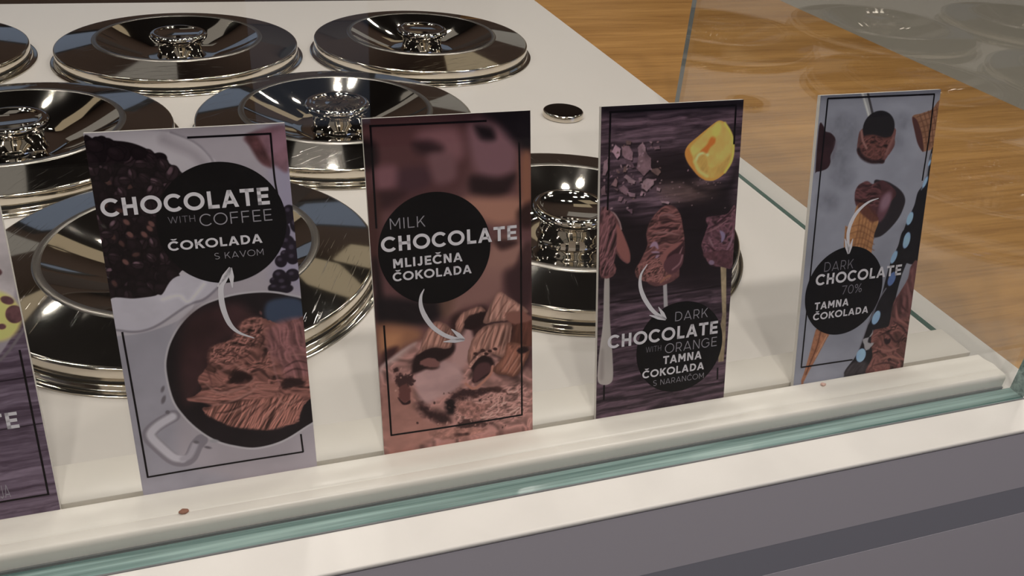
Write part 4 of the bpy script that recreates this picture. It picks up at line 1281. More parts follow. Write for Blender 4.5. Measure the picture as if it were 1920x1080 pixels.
    ('ell',(53.5,193.3,0.812,0.476,0.972,(196,146,126)),{'soft':0.7,'op':0.8}),
    ('ell',(78.1,182.8,0.501,0.383,1.642,(54,32,32)),{'soft':0.7,'op':0.8}),
    ('ell',(55.1,181.8,0.886,0.299,1.456,(196,146,126)),{'soft':0.7,'op':0.8}),
    ('ell',(38.2,191,0.771,0.561,1.067,(54,32,32)),{'soft':0.7,'op':0.8}),
    ('ell',(66.9,176.8,0.96,0.372,1.259,(70,42,38)),{'soft':0.7,'op':0.8}),
    ('ell',(57.4,196,0.671,0.413,2.896,(196,146,126)),{'soft':0.7,'op':0.8}),
    ('ell',(14,171.3,0.649,0.545,2.341,(196,146,126)),{'soft':0.7,'op':0.8}),
    ('ell',(71.7,185.5,0.714,0.551,0.847,(70,42,38)),{'soft':0.7,'op':0.8}),
    ('ell',(17.6,165.5,1.073,0.544,1.099,(70,42,38)),{'soft':0.7,'op':0.8}),
    ('ell',(50.8,176.3,0.359,0.655,2.75,(54,32,32)),{'soft':0.7,'op':0.8}),
    ('ell',(53,196.3,0.5,0.382,0.53,(96,58,50)),{'soft':0.7,'op':0.8}),
    ('ell',(40.3,174.4,0.566,0.359,1.501,(70,42,38)),{'soft':0.7,'op':0.8}),
    ('ell',(90.7,184.5,0.457,0.311,1.321,(196,146,126)),{'soft':0.7,'op':0.8}),
    ('ell',(33.9,179.9,0.923,0.693,1.469,(54,32,32)),{'soft':0.7,'op':0.8}),
    ('ell',(63.8,183,0.75,0.687,1.601,(54,32,32)),{'soft':0.7,'op':0.8}),
    ('ell',(54.5,180.1,0.655,0.266,1.114,(54,32,32)),{'soft':0.7,'op':0.8}),
    ('ell',(9.7,167.5,0.704,0.677,2.303,(196,146,126)),{'soft':0.7,'op':0.8}),
    ('ell',(22.3,192,0.89,0.694,1.074,(54,32,32)),{'soft':0.7,'op':0.8}),
    ('ell',(64.5,182.8,0.978,0.443,2.228,(70,42,38)),{'soft':0.7,'op':0.8}),
    ('ell',(78.9,205.1,0.624,0.415,1.684,(54,32,32)),{'soft':0.7,'op':0.8}),
    ('ell',(74,182.5,1.057,0.38,2.58,(196,146,126)),{'soft':0.7,'op':0.8}),
    ('ell',(13.4,159.3,0.625,0.52,1.369,(196,146,126)),{'soft':0.7,'op':0.8}),
    ('ell',(11.5,159.3,0.38,0.607,2.277,(96,58,50)),{'soft':0.7,'op':0.8}),
    ('ell',(82.5,181.1,0.947,0.345,0.943,(70,42,38)),{'soft':0.7,'op':0.8}),
    ('ell',(43.6,174.6,0.585,0.292,0.704,(70,42,38)),{'soft':0.7,'op':0.8}),
    ('ell',(51.3,178,1.115,0.441,0.443,(96,58,50)),{'soft':0.7,'op':0.8}),
    ('ell',(10.2,152.9,0.528,0.562,0.597,(70,42,38)),{'soft':0.7,'op':0.8}),
    ('ell',(56.8,181.2,0.537,0.485,1.809,(196,146,126)),{'soft':0.7,'op':0.8}),
    ('ell',(57,176.7,0.44,0.621,0.717,(70,42,38)),{'soft':0.7,'op':0.8}),
    ('ell',(41.6,195.5,1.174,0.528,1.85,(196,146,126)),{'soft':0.7,'op':0.8}),
    ('ell',(43.5,184.7,0.95,0.519,0.603,(96,58,50)),{'soft':0.7,'op':0.8}),
    ('ell',(58.4,200.2,0.658,0.26,0.945,(54,32,32)),{'soft':0.7,'op':0.8}),
    ('ell',(47.7,193.6,0.31,0.402,2.149,(96,58,50)),{'soft':0.7,'op':0.8}),
    ('poly',([(12,165.8),(16.6,163.5),(19.2,168.2),(18.3,175.4),(14.8,176.6),(11.1,172.4)],(112,64,58)),{'soft':1.4,'wob':0.8,'smooth':False}),
    ('poly',([(10.7,172.3),(14.8,176.6),(18.3,175.4),(18.1,177.8),(13.6,177.7)],(58,32,34)),{'soft':1}),
    ('poly',([(20.4,155.1),(24.3,144.9),(39.2,141.1),(46,140.8),(48.8,143.6),(45.7,149.2),(32.9,154.6),(22.5,157.8)],(50,30,30)),{'soft':3}),
    ('poly',([(26.5,145.7),(30.4,135.6),(34,130.2),(38.6,127.3),(45.3,130.5),(49.6,137),(48.3,142.8),(45.3,146),(35.6,144),(28.7,146),(25.3,147.9)],(52,30,30)),{'soft':4,'op':0.6}),
    ('poly',([(25.5,143.9),(29.3,133.8),(32.9,128.4),(37.5,125.5),(44.2,128.7),(48.5,135.2),(47.2,141),(44.2,144.2),(34.6,142.2),(27.7,144.2),(24.2,146.1)],(128,88,74)),{'soft':0.8,'wob':0.5}),
    ('relief',([(27,142.7),(30.3,133.8),(33.4,129.1),(37.4,126.5),(43.1,129.3),(46.8,135),(45.6,140.1),(43,142.9),(34.8,141.2),(28.9,143),(25.9,144.6)],(174,120,100),3.2,22,0.25,1.6,61),{'soft':4,'warp':0.5}),
    ('line',([(30.1,142.2),(32.7,134.3),(37.5,127.9)],0.7,(118,70,56)),{'soft':1,'taper':True,'op':0.8}),
    ('line',([(31.1,142.6),(33.7,134.6),(38.5,128.2)],0.7,(200,146,120)),{'soft':1.1,'taper':True,'op':0.75}),
    ('line',([(34.6,141.6),(37.2,134.9),(40.8,128.3)],0.7,(118,70,56)),{'soft':1,'taper':True,'op':0.8}),
    ('line',([(35.6,142),(38.2,135.3),(41.8,128.7)],0.7,(200,146,120)),{'soft':1.1,'taper':True,'op':0.75}),
    ('line',([(39.1,142.3),(41.6,136.7),(44.7,131.2)],0.7,(118,70,56)),{'soft':1,'taper':True,'op':0.8}),
    ('line',([(40.1,142.6),(42.6,137),(45.7,131.5)],0.7,(200,146,120)),{'soft':1.1,'taper':True,'op':0.75}),
    ('line',([(43.1,142.8),(45,138.3),(46.8,135)],0.7,(118,70,56)),{'soft':1,'taper':True,'op':0.8}),
    ('line',([(44.1,143.2),(46,138.7),(47.8,135.4)],0.7,(200,146,120)),{'soft':1.1,'taper':True,'op':0.75}),
    ('poly',([(25.4,146.3),(29.9,144.5),(36.8,144.3),(43.5,146.5),(43.4,148.9),(35.4,150.7),(27.4,150.1)],(48,27,28)),{'soft':2,'wob':0.8}),
    ('poly',([(25.7,150.5),(32,149),(38.2,151.7),(37.4,155.2),(31.7,155),(26.7,153)],(136,86,78)),{'soft':1.4,'wob':1.2}),
    ('poly',([(50.4,131.2),(53.5,125.7),(57,123.2),(66.3,120.8),(70.3,124.3),(63.9,124.9),(58,126.9),(55.5,134.3),(51.9,137.9)],(52,30,30)),{'soft':4,'op':0.6}),
    ('poly',([(49.3,129.4),(52.4,123.9),(55.9,121.4),(65.2,119.1),(69.1,122.5),(62.7,123.1),(56.9,125.1),(54.4,132.4),(50.8,136.1)],(128,88,74)),{'soft':0.8,'wob':0.5}),
    ('relief',([(50.5,128.5),(53.1,123.7),(56.1,121.5),(64.1,119.4),(67.5,122.4),(62,123),(57,124.7),(54.8,131.2),(51.7,134.4)],(174,120,100),3.2,22,0.25,1.6,61),{'soft':4,'warp':0.5}),
    ('poly',([(56.3,126.8),(62.7,123.5),(69.1,123.7),(67.2,130.6),(61.3,133.4),(55.5,132)],(48,27,28)),{'soft':2,'wob':0.8}),
    ('poly',([(69,130.1),(74.5,118.9),(79.3,112.4),(87.4,118.1),(96.9,125.8),(98.1,129),(87.3,128.8),(84.9,132.1),(75.4,132.1),(70.7,132.7)],(52,30,30)),{'soft':4,'op':0.6}),
    ('poly',([(67.8,128.3),(73.3,117.1),(78.2,110.6),(86.3,116.3),(95.7,124),(96.9,127.2),(86.1,127),(83.7,130.3),(74.2,130.3),(69.5,130.9)],(134,94,79)),{'soft':0.8,'wob':0.5}),
    ('relief',([(69.7,127.3),(74.4,117.5),(78.6,111.8),(85.6,116.8),(93.7,123.5),(94.7,126.3),(85.4,126.2),(83.3,129.1),(75.2,129.1),(71.2,129.6)],(182,128,108),3.2,22,0.25,1.6,61),{'soft':4,'warp':0.5}),
    ('line',([(70.8,127.5),(75.6,119.8),(79.3,114.3)],0.7,(118,70,56)),{'soft':1,'taper':True,'op':0.8}),
    ('line',([(71.8,127.8),(76.7,120.1),(80.3,114.7)],0.7,(200,146,120)),{'soft':1.1,'taper':True,'op':0.75}),
    ('line',([(75.4,129.2),(80.3,121.5),(83.9,117.2)],0.7,(118,70,56)),{'soft':1,'taper':True,'op':0.8}),
    ('line',([(76.5,129.6),(81.3,121.9),(85,117.6)],0.7,(200,146,120)),{'soft':1.1,'taper':True,'op':0.75}),
    ('line',([(81.4,127.6),(85,123.3),(88.6,120.2)],0.7,(118,70,56)),{'soft':1,'taper':True,'op':0.8}),
    ('line',([(82.4,128),(86.1,123.7),(89.7,120.5)],0.7,(200,146,120)),{'soft':1.1,'taper':True,'op':0.75}),
    ('poly',([(84.9,130.5),(96.9,130.8),(101.7,135),(101.6,149.8),(85.8,146.3),(85.4,137.8)],(104,58,44)),{'soft':1,'tex':(2,14,0.2,0.3,64)}),
    ('poly',([(82.6,125.4),(93.3,125.5),(99.3,132.3),(86,133)],(146,92,76)),{'soft':2,'wob':0.8}),
    ('poly',([(59.8,145.6),(63.5,138.9),(69.4,134.3),(78.9,133.5),(87.2,134.9),(86.4,145.7),(83.3,157.6),(74.9,153.9),(67.9,150.4),(61.9,153.2),(58.8,160.1),(57.8,152.6)],(52,30,30)),{'soft':4,'op':0.6}),
    ('poly',([(58.7,143.8),(62.4,137.1),(68.3,132.5),(77.7,131.7),(86,133),(85.3,143.8),(82.1,155.7),(73.8,152),(66.7,148.6),(60.8,151.4),(57.6,158.2),(56.7,150.8)],(128,88,74)),{'soft':0.8,'wob':0.5}),
    ('relief',([(60.2,143.5),(63.4,137.6),(68.5,133.5),(76.6,132.8),(83.7,133.9),(83.1,143.4),(80.3,153.8),(73.2,150.6),(67.2,147.6),(62,150.1),(59.3,156.2),(58.5,149.6)],(174,120,100),3.2,22,0.25,1.6,61),{'soft':4,'warp':0.5}),
    ('line',([(62.1,146.7),(65.8,138.8),(70.6,133.4)],0.7,(118,70,56)),{'soft':1,'taper':True,'op':0.8}),
    ('line',([(63.1,147.1),(66.9,139.1),(71.7,133.8)],0.7,(200,146,120)),{'soft':1.1,'taper':True,'op':0.75}),
    ('line',([(66.8,147.3),(70.5,139.4),(74.2,133.3)],0.7,(118,70,56)),{'soft':1,'taper':True,'op':0.8}),
    ('line',([(67.8,147.7),(71.5,139.8),(75.2,133.6)],0.7,(200,146,120)),{'soft':1.1,'taper':True,'op':0.75}),
    ('line',([(72.6,149.4),(75.8,141.3),(78.9,133.3)],0.7,(118,70,56)),{'soft':1,'taper':True,'op':0.8}),
    ('line',([(73.7,149.8),(76.8,141.7),(80,133.7)],0.7,(200,146,120)),{'soft':1.1,'taper':True,'op':0.75}),
    ('line',([(77.3,152.5),(79.9,143.1),(82.4,133.7)],0.7,(118,70,56)),{'soft':1,'taper':True,'op':0.8}),
    ('line',([(78.4,152.9),(81,143.5),(83.5,134.1)],0.7,(200,146,120)),{'soft':1.1,'taper':True,'op':0.75}),
    ('line',([(81.5,153.1),(83.5,144.8),(84.8,135.3)],0.7,(118,70,56)),{'soft':1,'taper':True,'op':0.8}),
    ('line',([(82.6,153.5),(84.5,145.2),(85.9,135.6)],0.7,(200,146,120)),{'soft':1.1,'taper':True,'op':0.75}),
    ('poly',([(60.4,163.6),(58.2,158.3),(62,151.5),(69,152.5),(73.7,156.9),(72.3,164.1),(65,169.2),(59.1,169.5)],(48,27,28)),{'soft':2,'wob':0.8}),
    ('poly',([(60.5,161.7),(64.1,157.3),(70.1,157.6),(72.3,162.9),(66.3,166.9),(60.3,169.7)],(92,54,54)),{'soft':2}),
    ('line',([(54.9,170.1),(60.1,174.1),(66.2,170.6),(71.7,165.3),(73,160.5)],1.8,(186,122,98)),{'soft':0.8}),
    ('line',([(58.2,158.3),(60.7,155),(64.3,151.9),(70.2,150.3),(75.6,148.6)],2.2,(188,132,112)),{'soft':1,'tex':(1.5,1.5,0,0.5,3)}),
    ('ell',(62,150.3,1.5,1,0.3,(70,40,36)),{'soft':0.7}),
    ('ell',(66.7,148.6,1.5,1,0.3,(70,40,36)),{'soft':0.7}),
    ('ell',(71.4,149.8,1.5,1,0.3,(70,40,36)),{'soft':0.7}),
    ('ell',(75,148.8,1.5,1,0.3,(70,40,36)),{'soft':0.7}),
    ('ell',(69,151.3,1.5,1,0.3,(70,40,36)),{'soft':0.7}),
    ('poly',([(74.7,163.7),(82.1,156.1),(84.6,147.9),(91.8,148.9),(98.5,152.3),(99.1,157.4),(94.1,166.6),(89.1,172.2),(83.1,170),(75.8,167.6)],(52,30,30)),{'soft':4,'op':0.6}),
    ('poly',([(73.6,161.8),(80.9,154.2),(83.4,146),(90.6,147),(97.3,150.4),(97.9,155.4),(92.9,164.7),(87.9,170.2),(81.9,168.1),(74.7,165.7)],(111,68,51)),{'soft':0.8,'wob':0.5}),
    ('relief',([(75.3,160.9),(81.6,154.3),(83.8,147),(90,147.9),(95.7,150.8),(96.2,155.3),(91.9,163.4),(87.7,168.3),(82.5,166.4),(76.3,164.4)],(150,92,70),3.2,22,0.25,1.6,61),{'soft':4,'warp':0.5}),
    ('line',([(78.3,165),(83.2,158.3),(86.3,152.6)],0.7,(118,70,56)),{'soft':1,'taper':True,'op':0.8}),
    ('line',([(79.4,165.4),(84.3,158.7),(87.4,153)],0.7,(200,146,120)),{'soft':1.1,'taper':True,'op':0.75}),
    ('line',([(81.9,166.8),(86.8,160.1),(89.9,155.5)],0.7,(118,70,56)),{'soft':1,'taper':True,'op':0.8}),
    ('line',([(83,167.2),(87.9,160.5),(91,156)],0.7,(200,146,120)),{'soft':1.1,'taper':True,'op':0.75}),
    ('line',([(85.5,168.6),(90.5,161.8),(93.6,156.1)],0.7,(118,70,56)),{'soft':1,'taper':True,'op':0.8}),
    ('line',([(86.6,169),(91.6,162.3),(94.7,156.5)],0.7,(200,146,120)),{'soft':1.1,'taper':True,'op':0.75}),
    ('poly',([(89.4,151.8),(93,149.8),(97.3,151),(96.7,153.4),(91.8,154.6)],(48,27,28)),{'soft':2,'wob':0.8}),
    ('tone',(1.12,1.04),{}),
    ('grade',(0.74,(1,0.985,1.03)),{}),
]
SIGNS.append(dict(ops=ops, **{'x':0.234,'label':'brown blurred sign with chocolate curls and a dark disc, MILK CHOCOLATE','base':(110,70,68),'badge':(38.8,78.9,34.6),'border':[[(3.8,4.1),(30.8,4.4),(72.8,4.7)],[(4.5,4),(4.2,63.3)],[(5,123.6),(5.2,197.9)],[(4.8,197.6),(48.7,198.3),(93,198.2)],[(92.5,198.3),(93,96)],[(93.2,98.7),(92.7,18.3)]],'bw':1.2,'arrow':[(30.7,103.4),(28.6,107.7),(28.2,113.9),(30.5,121.1),(35.2,128.7),(41.7,134.5),(47.9,137.8)],'head':[(54.8,139.7),(46.7,131.4),(41.3,139.2)],'text':[('MILK','l','ink_grey',11.8,64.6,21.7,6.5),('CHOCOLATE','b','ink_white',6.2,78,84.5,9.1),('MLIJEČNA','b','ink_white',12.4,88.4,43,5.7),('ČOKOLADA','b','ink_white',12,96.6,48.9,5.5)]}))
ops = [
    ('wood',((32,23,29),(118,92,104)),{'seed':71,'sx':22,'sy':1.9,'ang':-0.03}),
    ('poly',([(-0.3,-1.9),(101.6,-1.4),(102.2,5.8),(-0.2,5)],(24,18,24)),{'soft':10,'smooth':False}),
    ('poly',([(33,32),(58.5,31.6),(68.8,47.1),(64.6,57.5),(35.9,48.9)],(26,18,20)),{'soft':14,'op':0.85}),
    ('poly',([(10.1,67),(36.9,72.5),(64.8,59.7),(96.7,62.2),(100.7,114.7),(2.9,104.1)],(22,15,18)),{'soft':16,'op':0.9}),
    ('poly',([(1.1,84.7),(99.4,94.2),(100.5,125.8),(61.3,125.8),(25.9,125),(1.8,124.3)],(28,20,24)),{'soft':16,'op':0.8}),
    ('line',([(1.9,127.6),(25.9,126.7),(56.5,126.4),(92.9,125)],1,(22,14,18)),{'soft':1}),
    ('line',([(0.3,197.4),(28.2,197.8),(52.6,197.5),(98.1,198.5)],1,(34,24,30)),{'soft':1}),
    ('poly',([(41.9,52.5),(71.5,51.5),(86.5,57),(79.5,63),(50.6,62.8)],(110,86,80)),{'soft':10,'op':0.6,'tex':(8,1.5,0,0.4,73)}),
    ('poly',([(8,28.6),(10.7,24.2),(14.4,27.5),(13.7,31.5),(12.1,33.5)],(20,13,16)),{'soft':1,'smooth':False}),
    ('poly',([(7.5,27.9),(10.1,23.5),(13.8,26.7),(13.1,30.8),(11.5,32.7)],(150,118,128)),{'soft':0.6,'smooth':False,'wob':0.5,'seed':0,'tex':(4,4,0.6,0.32,80)}),
    ('poly',([(14.7,26),(19.7,25.3),(22.6,30),(22.2,35.2),(17.7,33.8),(15.4,31.6)],(20,13,16)),{'soft':1,'smooth':False}),
    ('poly',([(14.1,25.2),(19.1,24.5),(22.1,29.3),(21.7,34.4),(17.1,33.1),(14.8,30.9)],(130,100,108)),{'soft':0.6,'smooth':False,'wob':0.5,'seed':1,'tex':(4,4,0.6,0.32,81)}),
    ('poly',([(25.9,27.2),(29.2,23.8),(31.6,27.5),(31.4,31.6),(26.7,33.4)],(20,13,16)),{'soft':1,'smooth':False}),
    ('poly',([(25.3,26.4),(28.6,23),(31,26.8),(30.8,30.9),(26.1,32.6)],(138,108,116)),{'soft':0.6,'smooth':False,'wob':0.5,'seed':2,'tex':(4,4,0.6,0.32,82)}),
    ('poly',([(26.7,32.9),(31.7,29.6),(35.7,35),(35.6,41.2),(30.6,45.6),(25.8,40.6)],(20,13,16)),{'soft':1,'smooth':False}),
    ('poly',([(26.1,32.1),(31.1,28.8),(35.1,34.2),(35,40.5),(30,44.8),(25.2,39.8)],(112,86,92)),{'soft':0.6,'smooth':False,'wob':0.5,'seed':3,'tex':(4,4,0.6,0.32,83)}),
    ('poly',([(35.6,41.2),(40.8,41.1),(43,43.9),(41,46),(36.3,43.4)],(20,13,16)),{'soft':1,'smooth':False}),
    ('poly',([(35,40.5),(40.2,40.3),(42.4,43.1),(40.4,45.2),(35.7,42.6)],(104,80,76)),{'soft':0.6,'smooth':False,'wob':0.5,'seed':4,'tex':(4,4,0.6,0.32,84)}),
    ('poly',([(16.7,45.1),(18.5,43.7),(25,48.3),(24.4,50.1),(20.4,49)],(20,13,16)),{'soft':1,'smooth':False}),
    ('poly',([(16.1,44.3),(18,42.9),(24.4,47.5),(23.8,49.3),(19.8,48.3)],(142,114,120)),{'soft':0.6,'smooth':False,'wob':0.5,'seed':5,'tex':(4,4,0.6,0.32,85)}),
    ('poly',([(28.7,50.2),(33,47.1),(38.2,48.2),(38.3,51.4),(33.3,55.6),(29.7,53.4)],(20,13,16)),{'soft':1,'smooth':False}),
    ('poly',([(28.1,49.4),(32.4,46.3),(37.6,47.5),(37.7,50.6),(32.7,54.8),(29.1,52.6)],(144,116,122)),{'soft':0.6,'smooth':False,'wob':0.5,'seed':6,'tex':(4,4,0.6,0.32,86)}),
    ('poly',([(17.7,33.8),(21.1,35.1),(24.7,39.4),(22.4,39.8),(17.8,36.9)],(20,13,16)),{'soft':1,'smooth':False}),
    ('poly',([(17.1,33.1),(20.5,34.3),(24.1,38.7),(21.8,39),(17.2,36.2)],(98,74,84)),{'soft':0.6,'smooth':False,'wob':0.5,'seed':7,'tex':(4,4,0.6,0.32,87)}),
    ('poly',([(8,49.7),(11.2,45.2),(12.7,47.9),(12,51)],(20,13,16)),{'soft':1,'smooth':False}),
    ('poly',([(7.4,48.9),(10.7,44.5),(12.1,47.2),(11.4,50.2)],(124,94,96)),{'soft':0.6,'smooth':False,'wob':0.5,'seed':8,'tex':(4,4,0.6,0.32,88)}),
    ('poly',([(13.7,52.2),(17,50.3),(20.8,53.8),(19.5,56.8),(15.5,54.9)],(20,13,16)),{'soft':1,'smooth':False}),
    ('poly',([(13.1,51.4),(16.4,49.6),(20.2,53),(18.9,56.1),(14.9,54.2)],(120,92,100)),{'soft':0.6,'smooth':False,'wob':0.5,'seed':9,'tex':(4,4,0.6,0.32,89)}),
    ('poly',([(19.4,54.7),(25.2,56.2),(25.3,58.9),(21.3,58)],(20,13,16)),{'soft':1,'smooth':False}),
    ('poly',([(18.9,53.9),(24.6,55.4),(24.7,58.1),(20.7,57.2)],(150,118,128)),{'soft':0.6,'smooth':False,'wob':0.5,'seed':10,'tex':(4,4,0.6,0.32,90)}),
    ('poly',([(27.2,46.4),(30,46.1),(29.6,49.2),(27.5,49)],(20,13,16)),{'soft':1,'smooth':False}),
    ('poly',([(26.6,45.6),(29.4,45.3),(29,48.4),(26.9,48.3)],(130,100,108)),{'soft':0.6,'smooth':False,'wob':0.5,'seed':11,'tex':(4,4,0.6,0.32,91)}),
    ('poly',([(2.6,34.9),(5.3,32.5),(6.1,39.2),(4.2,43.2),(2.2,43)],(20,13,16)),{'soft':1,'smooth':False}),
    ('poly',([(2.1,34.1),(4.8,31.8),(5.5,38.4),(3.7,42.4),(1.7,42.3)],(138,108,116)),{'soft':0.6,'smooth':False,'wob':0.5,'seed':12,'tex':(4,4,0.6,0.32,92)}),
    ('poly',([(1.3,51.2),(4,49.4),(4.7,55.7),(1.6,55.4)],(20,13,16)),{'soft':1,'smooth':False}),
    ('poly',([(0.7,50.5),(3.5,48.6),(4.2,54.9),(1,54.6)],(112,86,92)),{'soft':0.6,'smooth':False,'wob':0.5,'seed':13,'tex':(4,4,0.6,0.32,93)}),
    ('poly',([(17.3,22.1),(21.3,22.8),(20.8,25),(18,24.7)],(20,13,16)),{'soft':1,'smooth':False}),
    ('poly',([(16.8,21.3),(20.7,22.1),(20.2,24.3),(17.4,23.9)],(104,80,76)),{'soft':0.6,'smooth':False,'wob':0.5,'seed':14,'tex':(4,4,0.6,0.32,94)}),
    ('poly',([(40.2,53.7),(43.1,54.4),(42.6,56.3),(40.5,55.5)],(20,13,16)),{'soft':1,'smooth':False}),
    ('poly',([(39.6,52.9),(42.5,53.6),(42,55.5),(39.9,54.7)],(142,114,120)),{'soft':0.6,'smooth':False,'wob':0.5,'seed':15,'tex':(4,4,0.6,0.32,95)}),
    ('poly',([(43.5,62.5),(50.1,64.1),(49.5,65.5),(44.2,64.2)],(20,13,16)),{'soft':1,'smooth':False}),
    ('poly',([(42.9,61.7),(49.4,63.3),(48.9,64.7),(43.5,63.3)],(144,116,122)),{'soft':0.6,'smooth':False,'wob':0.5,'seed':16,'tex':(4,4,0.6,0.32,96)}),
    ('poly',([(18.7,66.3),(23.8,66.5),(23.4,69.4)],(20,13,16)),{'soft':1,'smooth':False}),
    ('poly',([(18.1,65.5),(23.2,65.7),(22.8,68.6)],(98,74,84)),{'soft':0.6,'smooth':False,'wob':0.5,'seed':17,'tex':(4,4,0.6,0.32,97)}),
    ('poly',([(10.3,51.9),(13.1,52.7),(12.6,54)],(20,13,16)),{'soft':1,'smooth':False}),
    ('poly',([(9.7,51.1),(12.5,51.9),(12,53.2)],(124,94,96)),{'soft':0.6,'smooth':False,'wob':0.5,'seed':18,'tex':(4,4,0.6,0.32,98)}),
    ('poly',([(14.4,57.5),(16.7,58.2),(15.1,60.7),(13.3,60)],(20,13,16)),{'soft':1,'smooth':False}),
    ('poly',([(13.8,56.7),(16.1,57.4),(14.5,59.9),(12.7,59.2)],(120,92,100)),{'soft':0.6,'smooth':False,'wob':0.5,'seed':19,'tex':(4,4,0.6,0.32,99)}),
    ('poly',([(17.3,59.3),(19,60),(18,62)],(20,13,16)),{'soft':1,'smooth':False}),
    ('poly',([(16.7,58.5),(18.4,59.2),(17.4,61.2)],(150,118,128)),{'soft':0.6,'smooth':False,'wob':0.5,'seed':20,'tex':(4,4,0.6,0.32,100)}),
    ('poly',([(36.8,27.3),(41.3,26.6),(41.4,29.2),(38,29.2)],(20,13,16)),{'soft':1,'smooth':False}),
    ('poly',([(36.2,26.6),(40.7,25.8),(40.8,28.4),(37.4,28.4)],(130,100,108)),{'soft':0.6,'smooth':False,'wob':0.5,'seed':21,'tex':(4,4,0.6,0.32,101)}),
    ('poly',([(29.8,55),(31.2,55.9),(30.5,58.2),(28.7,57.6)],(20,13,16)),{'soft':1,'smooth':False}),
    ('poly',([(29.2,54.2),(30.6,55.1),(29.9,57.4),(28.1,56.8)],(138,108,116)),{'soft':0.6,'smooth':False,'wob':0.5,'seed':22,'tex':(4,4,0.6,0.32,102)}),
    ('poly',([(1.5,62.7),(5.5,62.5),(5.9,65.8),(1.6,65.4)],(20,13,16)),{'soft':1,'smooth':False}),
    ('poly',([(0.9,62),(4.9,61.8),(5.3,65),(1,64.6)],(112,86,92)),{'soft':0.6,'smooth':False,'wob':0.5,'seed':23,'tex':(4,4,0.6,0.32,103)}),
    ('poly',([(16.7,38.4),(18.9,38),(18.5,42.1),(16.2,42)],(20,13,16)),{'soft':1,'smooth':False}),
    ('poly',([(16.1,37.6),(18.4,37.3),(17.9,41.4),(15.6,41.2)],(104,80,76)),{'soft':0.6,'smooth':False,'wob':0.5,'seed':24,'tex':(4,4,0.6,0.32,104)}),
    ('poly',([(33.8,23.6),(36.1,24.2),(35.6,25.7)],(20,13,16)),{'soft':1,'smooth':False}),
    ('poly',([(33.2,22.8),(35.5,23.4),(35,25)],(142,114,120)),{'soft':0.6,'smooth':False,'wob':0.5,'seed':25,'tex':(4,4,0.6,0.32,105)}),
    ('ell',(6.7,27.4,0.957,0.771,2.22,(124,94,96)),{'soft':0.4}),
    ('ell',(38.4,47.7,1.06,0.624,2.703,(130,100,108)),{'soft':0.4}),
    ('ell',(4.6,62.1,0.667,0.351,0.748,(112,86,92)),{'soft':0.4}),
    ('ell',(16,48,1.007,0.495,2.286,(130,100,108)),{'soft':0.4}),
    ('ell',(36,59.3,0.489,0.301,2.614,(112,86,92)),{'soft':0.4}),
    ('ell',(27.1,10.7,0.516,0.383,0.941,(112,86,92)),{'soft':0.4}),
    ('ell',(3.2,37.5,0.543,0.77,2.072,(144,116,122)),{'soft':0.4}),
    ('ell',(19.6,55.8,0.516,0.373,0.195,(104,80,76)),{'soft':0.4}),
    ('ell',(30,28,0.817,0.654,0.198,(142,114,120)),{'soft':0.4}),
    ('ell',(29.2,30.2,0.621,0.541,2.114,(150,118,128)),{'soft':0.4}),
    ('ell',(35.3,40.7,0.683,0.575,1.256,(144,116,122)),{'soft':0.4}),
    ('ell',(21.4,42.8,0.433,0.39,2.866,(112,86,92)),{'soft':0.4}),
    ('ell',(30.9,51.3,0.974,0.531,1.537,(124,94,96)),{'soft':0.4}),
    ('ell',(23.5,59.1,0.813,0.69,1.102,(104,80,76)),{'soft':0.4}),
    ('ell',(56.3,53.8,0.464,0.47,1.832,(138,108,116)),{'soft':0.4}),
    ('ell',(11.7,39.7,0.622,0.389,0.235,(138,108,116)),{'soft':0.4}),
    ('ell',(20.6,32.3,0.739,0.66,0.243,(120,92,100)),{'soft':0.4}),
    ('ell',(9.5,40,0.566,0.597,2.479,(98,74,84)),{'soft':0.4}),
    ('ell',(18.4,37.3,1.085,0.619,2.405,(142,114,120)),{'soft':0.4}),
    ('ell',(26.7,38,0.912,0.775,1.891,(144,116,122)),{'soft':0.4}),
    ('ell',(35,53.7,0.504,0.722,0.884,(98,74,84)),{'soft':0.4}),
    ('ell',(39.7,36.1,0.519,0.561,2.88,(142,114,120)),{'soft':0.4}),
    ('ell',(11.9,44.5,0.683,0.373,1.131,(124,94,96)),{'soft':0.4}),
    ('ell',(41.7,40.3,0.75,0.469,0.267,(104,80,76)),{'soft':0.4}),
    ('ell',(6,41,0.752,0.332,2.385,(142,114,120)),{'soft':0.4}),
    ('ell',(15.7,24.8,0.932,0.482,2.113,(104,80,76)),{'soft':0.4}),
    ('ell',(28.3,35.1,1.087,0.658,2.871,(142,114,120)),{'soft':0.4}),
    ('ell',(12.1,28.8,0.408,0.573,0.752,(104,80,76)),{'soft':0.4}),
    ('ell',(8,23.8,0.644,0.622,2.213,(144,116,122)),{'soft':0.4}),
    ('ell',(8.2,63.9,1.009,0.644,2.928,(142,114,120)),{'soft':0.4}),
    ('ell',(6.5,40.8,0.516,0.718,2.812,(98,74,84)),{'soft':0.4}),
    ('ell',(22.1,49.1,0.87,0.508,1.85,(120,92,100)),{'soft':0.4}),
    ('ell',(17.9,59.8,1.007,0.435,2.988,(112,86,92)),{'soft':0.4}),
    ('ell',(31.5,56.9,0.855,0.41,2.058,(150,118,128)),{'soft':0.4}),
    ('ell',(61.9,43.3,0.516,0.746,0.332,(138,108,116)),{'soft':0.4}),
    ('ell',(6.1,44.4,0.691,0.476,1.988,(130,100,108)),{'soft':0.4}),
    ('ell',(14.5,37.9,1.032,0.3,1.216,(104,80,76)),{'soft':0.4}),
    ('ell',(39.3,23.7,0.882,0.574,2.893,(124,94,96)),{'soft':0.4}),
    ('ell',(18.4,39.5,0.782,0.47,1.743,(142,114,120)),{'soft':0.4}),
